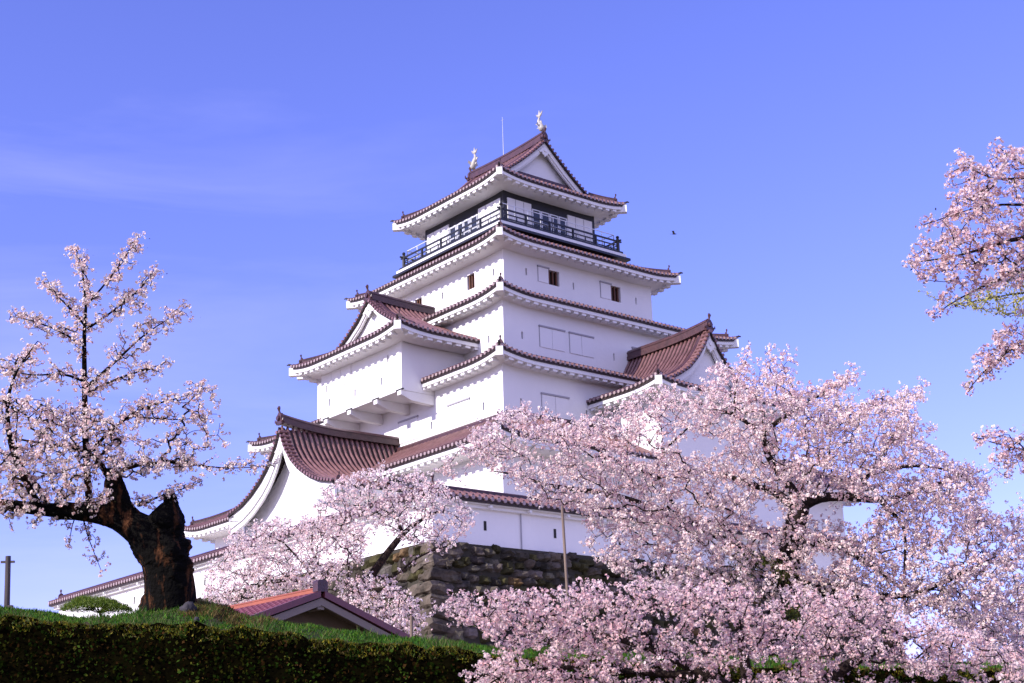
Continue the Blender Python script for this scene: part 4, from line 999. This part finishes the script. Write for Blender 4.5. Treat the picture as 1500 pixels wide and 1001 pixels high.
tg = [spray(p, D1, int(n*1.15), j*.9, .28) for p, n, j in (
    (((125, 440), (122, 395), (106, 362)), 46, 6), (((129, 444), (159, 411), (185, 374), (203, 347)), 50, 6), (((125, 478), (95, 440), (61, 410)), 44, 7), (((133, 482), (166, 456), (207, 422), (231, 397)), 52, 7),
    (((122, 507), (89, 485), (48, 470), (15, 463)), 60, 8), (((129, 567), (174, 526), (211, 489), (266, 456)), 80, 12), (((160, 459), (214, 445)), 18, 5), (((129, 576), (177, 552), (218, 541), (244, 530)), 46, 7),
    (((126, 559), (92, 546), (44, 552), (0, 537)), 60, 11), (((159, 633), (207, 596), (259, 585), (303, 568)), 80, 10), (((190, 610), (259, 616), (303, 611)), 46, 9), (((155, 677), (236, 676), (300, 683), (399, 680)), 74, 6),
    (((60, 640), (100, 615), (130, 600)), 46, 12), (((187, 735), (238, 725), (296, 707)), 40, 6), (((10, 600), (22, 545), (55, 500)), 60, 12), (((170, 395), (172, 440)), 10, 8), (((230, 650), (300, 640), (305, 590)), 40, 14))]
tg.append(fill([(-80, 590), (20, 575), (90, 590), (150, 600), (180, 640), (250, 640), (300, 655), (285, 680), (230, 700), (170, 700), (160, 740), (100, 745), (20, 755), (-80, 750)], 1000, D1, 1.1, [(20, 735, 14, 10), (85, 640, 12, 8), (190, 665, 12, 8)], 60, 1))
tg.append(spray(((110, 755), (140, 800), (149, 838)), D1, 9, 9, .2)); tg.append(spray(((100, 755), (103, 795)), D1, 6, 6, .2)); tg.append(spray(((0, 745), (60, 756), (150, 745)), D1, 50, 9, .3))
gnT1 = [(atv([(252, 905), (250, 880), (252, 850), (246, 820), (243, 790), (245, 762), (250, 738), (249, 716)], D1), [.46, .38, .35, .33, .33, .25, .12, .05], .24),
        (atv([(250, 850), (236, 812), (206, 780), (175, 757), (140, 751), (80, 748)], D1), [.30, .34, .25, .19, .145, .11], .18), (atv([(196, 775), (176, 742), (167, 708), (167, 686)], D1), [.20, .17, .15, .11], .13)]
tree('old_cherry_tree', 'old cherry tree with thick gnarled dark trunk snapped at the top, left side', 'tree', T1_limbs, np.concatenate(tg), gnT1, bf=.04, rmin=.0045, rmax=.032, step=.050, off=.040, R=.030, fr=.0165, nf=7, barkm='oldbark', nleaf=.25, tint=(1, .97, .93))

# --- cherry behind the hut, in front of the stone corner
D2 = 42.0
T2 = [pl((508, 930, .16), (520, 885, .15), (543, 844, .13), (566, 812, .11), (588, 784, .09), (606, 768, .06), (640, 750, .03), D=D2), pl((505, 915, .12), (480, 872, .08), (455, 858, .06), (420, 850, .045), (380, 850, .02), D=D2),
    pl((590, 782, .05), (580, 755, .04), (545, 742, .03), (505, 740, .015), D=D2), pl((543, 844, .06), (575, 850, .035), (610, 815, .03), (655, 800, .02), D=D2), pl((470, 862, .05), (440, 820, .035), (410, 790, .02), D=D2), pl((480, 872, .04), (470, 830, .03), (455, 800, .02), D=D2)]
t2 = np.concatenate([fill([(470, 720), (500, 700), (540, 690), (560, 680), (580, 700), (620, 690), (640, 705), (660, 725), (692, 745), (690, 775), (660, 800), (630, 805), (590, 790), (560, 775), (520, 790), (470, 790), (455, 750)], 620, D2, 2.0, [(585, 735, 9, 6), (525, 765, 16, 5)], 60, 2),
    fill([(305, 830), (330, 800), (345, 775), (380, 765), (420, 760), (470, 755), (520, 765), (545, 790), (530, 820), (500, 840), (470, 858), (430, 870), (380, 880), (320, 890), (295, 870)], 900, D2, 2.6, [(490, 815, 22, 7), (430, 800, 12, 6), (475, 790, 10, 8)], 80, 3),
    fill([(500, 850), (540, 840), (570, 850), (600, 870), (622, 890), (625, 920), (600, 935), (560, 925), (520, 890), (490, 870)], 300, D2-1, 1.5, (), 30, 4)])
tree('cherry_tree', 'pale cherry tree in full bloom behind the hut, hiding the left foot of the keep', 'tree', T2, t2, bf=.1, rmin=.005, rmax=.06, step=.070, off=.08, R=.045, fr=.026, nf=5, tint=(1.0, .98, .97), nleaf=.05, group='cherry trees in bloom', base=on_depth(508, 930, D2)*np.array([1, 1, 0])+Z3*3.2)

# --- big cherry at the right
D3 = 26.0
T3 = [pl((1135, 960, .30), (1146, 900, .28), (1150, 850, .26), (1158, 800, .21), (1168, 760, .19), (1172, 738, .18), D=D3),
    pl((1174, 742, .11), (1200, 728, .09), (1245, 727, .08), (1290, 736, .05), (1340, 720, .03), (1400, 700, .015), D=D3),
    pl((1168, 748, .10), (1140, 722, .08), (1115, 715, .06), (1075, 700, .045), (1040, 690, .03), (990, 700, .015), D=D3),
    pl((1172, 738, .11, .4), (1160, 715, .09, .6), (1130, 680, .07, .6), (1119, 650, .06, .4), (1118, 634, .055), D=D3),
    pl((1118, 634, .05), (1160, 602, .035), (1200, 580, .022), (1245, 555, .01), D=D3), pl((1118, 636, .045), (1085, 612, .035), (1055, 600, .022), (1020, 590, .01), D=D3), pl((1085, 612, .02), (1074, 600, .02), (1077, 570, .012), (1085, 535, .005), D=D3),
    pl((1120, 645, .03), (1140, 660, .02), D=D3),
    pl((1150, 845, .12), (1120, 820, .09), (1060, 790, .07), (1000, 760, .06), (950, 740, .05), (900, 725, .05), (850, 717, .045), (800, 712, .04), (762, 696, .025), (720, 690, .01), D=D3+1.5),
    pl((1000, 760, .04), (960, 700, .035), (965, 665, .03), (1010, 625, .016), D=D3+1.2), pl((960, 700, .03), (930, 684, .025), (895, 672, .02), (840, 640, .01), D=D3+1.0),
    pl((1155, 815, .11), (1190, 795, .10), (1225, 797, .08), (1280, 830, .05), (1330, 870, .03), D=D3+.5), pl((1240, 728, .06), (1280, 690, .045), (1300, 650, .03), (1330, 610, .012), D=D3+.5),
    pl((1290, 736, .04), (1330, 770, .03), (1322, 850, .02), (1335, 880, .015), D=D3), pl((1340, 870, .05), (1380, 855, .045), (1420, 835, .03), (1460, 815, .01), D=D3), pl((1150, 850, .12), (1250, 880, .08), (1340, 870, .05), D=D3),
    pl((1290, 690, .04), (1340, 680, .03), (1400, 690, .015), (1440, 720, .01), D=D3)]
CR3 = [(672, 655), (700, 625), (745, 600), (790, 592), (835, 605), (870, 615), (905, 590), (930, 572), (965, 568), (1000, 565), (1030, 560), (1050, 535), (1085, 540), (1110, 548), (1145, 545), (1165, 560), (1185, 575), (1215, 562), (1250, 548), (1262, 560), (1235, 590), (1275, 590), (1330, 575), (1352, 575), (1330, 600), (1355, 620), (1330, 640), (1370, 655), (1400, 680), (1440, 690), (1450, 715), (1440, 745), (1480, 765), (1500, 760), (1540, 850), (1540, 1000), (1440, 1000), (1420, 940), (1380, 905), (1330, 900), (1230, 890), (1100, 880), (1000, 870), (940, 860), (900, 835), (860, 800), (850, 745), (800, 735), (760, 715), (740, 690), (700, 680)]
H3 = [(1030, 655, 36, 14), (1128, 748, 26, 18), (1205, 748, 32, 18), (1262, 752, 22, 20), (1215, 822, 26, 9), (760, 650, 12, 7), (935, 668, 16, 10), (872, 660, 14, 8), (950, 838, 40, 9), (815, 775, 38, 24), (880, 800, 16, 12)]
t3 = np.concatenate([fill(CR3, 4400, D3, 2.4, H3, 430, 6), spray(((1085, 545), (1098, 510)), D3, 14, 5), spray(((1140, 545), (1168, 522)), D3, 14, 8), spray(((1110, 545), (1130, 520), (1165, 530)), D3, 16, 7), spray(((680, 660), (650, 680), (672, 690)), D3, 16, 8), spray(((1170, 590), (1215, 568), (1252, 546)), D3, 60, 6), spray(((1230, 610), (1290, 590), (1354, 572)), D3, 70, 7), spray(((1300, 640), (1362, 628)), D3, 26, 6), spray(((1380, 690), (1440, 700), (1490, 690)), D3, 40, 8), spray(((1400, 770), (1460, 760), (1510, 770)), D3, 60, 16)])
big = tree('cherry_tree', 'large cherry tree in full pink bloom covering the right lower part of the keep', 'tree', T3, t3, bf=.10, rmin=.0028, rmax=.04, step=.042, off=.06, R=.034, fr=.019, nf=6, nleaf=.16, tint=(1.0, .955, .94), group='cherry trees in bloom', base=on_depth(1135, 965, D3))

lp = []
for px, py, rx, ry, k, dz in ((1110, 825, 40, 14, 900, .3), (1150, 842, 18, 14, 500, .5), (1165, 895, 20, 16, 700, .7), (1090, 838, 22, 8, 300, .2), (1180, 925, 8, 14, 160, .5)):
    for _ in range(k): lp.append(at(px+nr.normal(0, rx*.5), py+nr.normal(0, ry*.5), D3-dz+nr.normal(0, .25)))
leaves('ivy_leaves', np.array(lp)-np.array(big.location), big, .055, [(.07, .10, .012), (.11, .13, .015), (.04, .06, .01), (.14, .13, .03)])

# --- lower foreground cherry
D4 = 16.5
T4 = [pl((1150, 1420, .20), (1145, 1250, .18), (1130, 1120, .16), (1100, 1040, .12), (1040, 990, .08), (960, 950, .05), (880, 930, .03), (800, 905, .015), D=D4), pl((1130, 1120, .12), (1180, 1020, .09), (1260, 960, .06), (1340, 930, .03), D=D4),
    pl((1100, 1040, .08), (1090, 960, .06), (1080, 900, .03), (1060, 850, .012), D=D4), pl((1040, 990, .06), (940, 985, .04), (850, 975, .03), (740, 985, .012), D=D4), pl((960, 950, .04), (920, 900, .03), (880, 870, .02), D=D4), pl((800, 905, .014), (740, 895, .01), (680, 885, .005), D=D4)]
CR4 = [(632, 885), (655, 868), (690, 872), (720, 866), (752, 872), (790, 862), (830, 868), (860, 850), (905, 862), (940, 850), (985, 858), (1030, 850), (1090, 862), (1150, 858), (1210, 870), (1280, 868), (1330, 890), (1380, 905), (1420, 925), (1480, 950), (1540, 950), (1540, 1060), (680, 1060), (690, 1000), (676, 985), (700, 965), (740, 950), (705, 925), (668, 905), (640, 900)]
H4 = [(1000, 988, 95, 13), (1130, 978, 55, 13), (930, 960, 22, 10), (1165, 895, 22, 12), (1290, 985, 60, 14), (1360, 1000, 30, 12), (700, 940, 26, 9), (835, 965, 18, 14), (930, 990, 14, 8), (880, 925, 12, 7), (1010, 935, 16, 10), (1160, 905, 14, 10), (745, 925, 14, 7), (960, 915, 10, 7), (1060, 985, 12, 8), (1200, 940, 10, 7), (1330, 945, 16, 8)]
t4 = np.concatenate([fill(CR4, 2000, D4, 1.3, H4, 170, 9)])
tree('cherry_tree', 'nearest cherry tree with large pink blossom clusters along the bottom right of the view', 'tree', T4, t4, bf=.10, rmin=.0028, rmax=.03, step=.043, off=.05, R=.036, fr=.0175, nf=8, petals=True, nleaf=.15, tint=(1.0, .955, .945), group='cherry trees in bloom', base=on_depth(1150, 1420, D4)*np.array([1, 1, 0]))

# --- cherry reaching in from the right edge
D5 = 13.0
T5 = [pl((1800, 1750, .2), (1790, 1300, .18), (1770, 900, .15), (1740, 650, .11), (1680, 480, .08), (1600, 400, .05), (1540, 360, .03), (1500, 345, .022), (1440, 365, .014), (1390, 378, .009), (1335, 385, .004), D=D5),
    pl((1600, 400, .03), (1530, 380, .02), (1485, 400, .014), (1440, 420, .01), (1400, 440, .006), (1368, 462, .003), D=D5), pl((1600, 400, .03), (1560, 300, .02), (1510, 245, .012), (1480, 230, .008), (1462, 215, .004), D=D5), pl((1530, 300, .02), (1480, 300, .012), (1440, 300, .007), (1352, 330, .004), D=D5),
    pl((1510, 260, .014), (1450, 265, .008), (1415, 240, .005), (1390, 255, .003), D=D5), pl((1740, 650, .05), (1600, 560, .03), (1520, 500, .015), (1480, 510, .01), (1440, 545, .006), (1420, 570, .003), D=D5), pl((1740, 700, .05), (1600, 680, .02), (1500, 660, .01), (1430, 642, .004), D=D5)]
A5 = [(1386, 250), (1396, 228), (1420, 232), (1445, 226), (1464, 208), (1490, 222), (1540, 235), (1560, 420), (1500, 424), (1450, 424), (1410, 430), (1392, 448), (1366, 464), (1356, 458), (1372, 440), (1392, 420), (1360, 412), (1340, 416), (1330, 408), (1350, 396), (1326, 384), (1332, 366), (1352, 360), (1345, 330), (1362, 318), (1384, 322), (1398, 300), (1390, 268)]
B5 = [(1560, 470), (1500, 458), (1468, 470), (1455, 490), (1462, 505), (1440, 512), (1428, 530), (1412, 545), (1410, 560), (1420, 574), (1436, 560), (1450, 545), (1470, 535), (1500, 520), (1560, 520)]
C5 = [(1560, 620), (1490, 626), (1465, 640), (1430, 632), (1428, 644), (1455, 655), (1440, 680), (1470, 676), (1500, 695), (1560, 700)]
t5 = np.concatenate([fill(A5, 380, D5, .7, [(1425, 330, 12, 9), (1440, 400, 14, 6), (1470, 260, 8, 8), (1480, 300, 9, 7)], 90, 12), fill(B5, 110, D5, .4, (), 20, 13), fill(C5, 90, D5, .4, (), 20, 14)])
tree('cherry_tree', 'cherry tree outside the right edge whose blossoming branch tips hang into the sky', 'tree', T5, t5, bf=.08, rmin=.0022, rmax=.018, step=.054, off=.030, R=.036, fr=.0175, nf=8, petals=True, nleaf=.35, tint=(.99, .95, .95), group='cherry trees in bloom', base=on_depth(1800, 1750, D5)*np.array([1, 1, 0]))

# --- yellow-green twiggy tree behind it
def twigs():
    D = 17.0; b = on_depth(1760, 1500, D)*np.array([1, 1, 0]); root = empty('willow_tree', b, 'tree with fine yellow green budding twigs reaching in at the right edge', 'tree')
    limbs = [pl((1760, 1500, .15), (1740, 900, .1), (1690, 600, .07), (1600, 450, .03), (1520, 425, .014), (1460, 435, .008), (1400, 447, .004), D=D)]
    T = np.concatenate([fill([(1385, 448), (1430, 420), (1500, 395), (1560, 395), (1560, 475), (1500, 468), (1440, 458)], 620, D, .5), spray(((1350, 425), (1380, 440), (1420, 445)), D, 10, 3), spray(((1335, 290), (1350, 320), (1360, 345)), D, 8, 2)[:0]])
    nodes, par, rad, fix = grow(limbs, T, .1, .0034); tr = MB()
    for P, Rr in limbs: tr.tube([q-b for q in _smooth(P)], list(np.interp(np.linspace(0, len(P)-1, (len(P)-1)*3+1), range(len(P)), Rr)), 8)
    tr.build('trunk', M['bark'], root, True); V, Fq = limb_mesh(nodes-b, par, rad*.8, fix, 1); link_np('twigs', V, Fq, M['twig'], root, None, 4)
    pts = blossom_points(nodes-b, par, rad, fix, .02, .02, .012); leaves('buds', pts, root, .035, [(.42, .40, .10), (.34, .36, .08), (.46, .38, .14)])
M['twig'] = mat('yellow_green_twig', (.34, .30, .10), .7)
twigs()

# --- distant cherry, its shade painted in as mauve, at the lower right corner, and the pruned pine
D6 = 40.0
T6 = [pl((1450, 1120, .2), (1455, 1000, .18), (1450, 950, .14), (1440, 910, .08), (1420, 880, .04), D=D6), pl((1455, 990, .1), (1490, 930, .07), (1530, 890, .04), D=D6)]
t6 = fill([(1355, 930), (1380, 890), (1420, 865), (1460, 862), (1500, 858), (1580, 860), (1600, 1060), (1380, 1060), (1350, 1000)], 900, D6, 2.2, (), 60, 17)
tree('cherry_tree', 'distant cherry tree with shade tinted mauve into its petals, low in the bottom right corner', 'tree', T6, t6, bf=.25, rmin=.009, rmax=.07, step=.10, off=.07, R=.06, fr=.033, nf=6, tint=(.62, .56, .68), nleaf=.1, group='cherry trees in bloom', base=on_depth(1450, 1120, D6)*np.array([1, 1, 0])+Z3*3.0)
def pine():
    D = 23.2; b = on_depth(150, 912, D); root = empty('pine_shrub', b, 'low flat-topped green pine shrub left of the old cherry trunk', 'shrub')
    tr = MB(); c = on_depth(145, 893, D)-b; tr.tube([(0, 0, -.05), (.02, 0, .05), c*.6, c], [.03, .025, .02, .012], 7)
    P = []
    pads = [(142, 893, 48, 10), (115, 893, 26, 9), (170, 896, 24, 8), (140, 886, 32, 8), (122, 884, 18, 7), (158, 888, 18, 7)]
    for px, py, rx, ry in pads:
        q = on_depth(px, py, D)-b; k = D/F
        tr.tube([c*.7, (c+q)/2, q], [.012, .009, .005], 5)
        for _ in range(1500):
            v = nr.normal(0, 1, 3); v /= np.linalg.norm(v); v *= nr.uniform(.5, 1)**.5; P.append(q+RH*v[0]*rx*k+FH*v[1]*rx*k*.8+Z3*abs(v[2])*ry*k*1.5-Z3*.02)
    tr.build('trunk', M['bark'], root, True)
    P = np.array(P); n = len(P); u = nr.normal(0, .7, (n, 3))+Z3*.9; u /= np.linalg.norm(u, axis=1)[:, None]; v = np.cross(u, nr.normal(0, 1, (n, 3))); v /= np.linalg.norm(v, axis=1)[:, None]
    V = np.stack([P-v*.004, P+v*.004, P+u*.07*nr.uniform(.6, 1.2, (n, 1))], 1).reshape(-1, 3); c_ = np.array([(.13, .21, .02), (.07, .13, .012), (.19, .25, .03)])[nr.randint(3, size=n)]; C = np.repeat(np.concatenate([c_, np.ones((n, 1))], 1), 3, 0)
    link_np('needles', V, np.arange(3*n).reshape(-1, 3), M['leaf'], root, C)
pine()
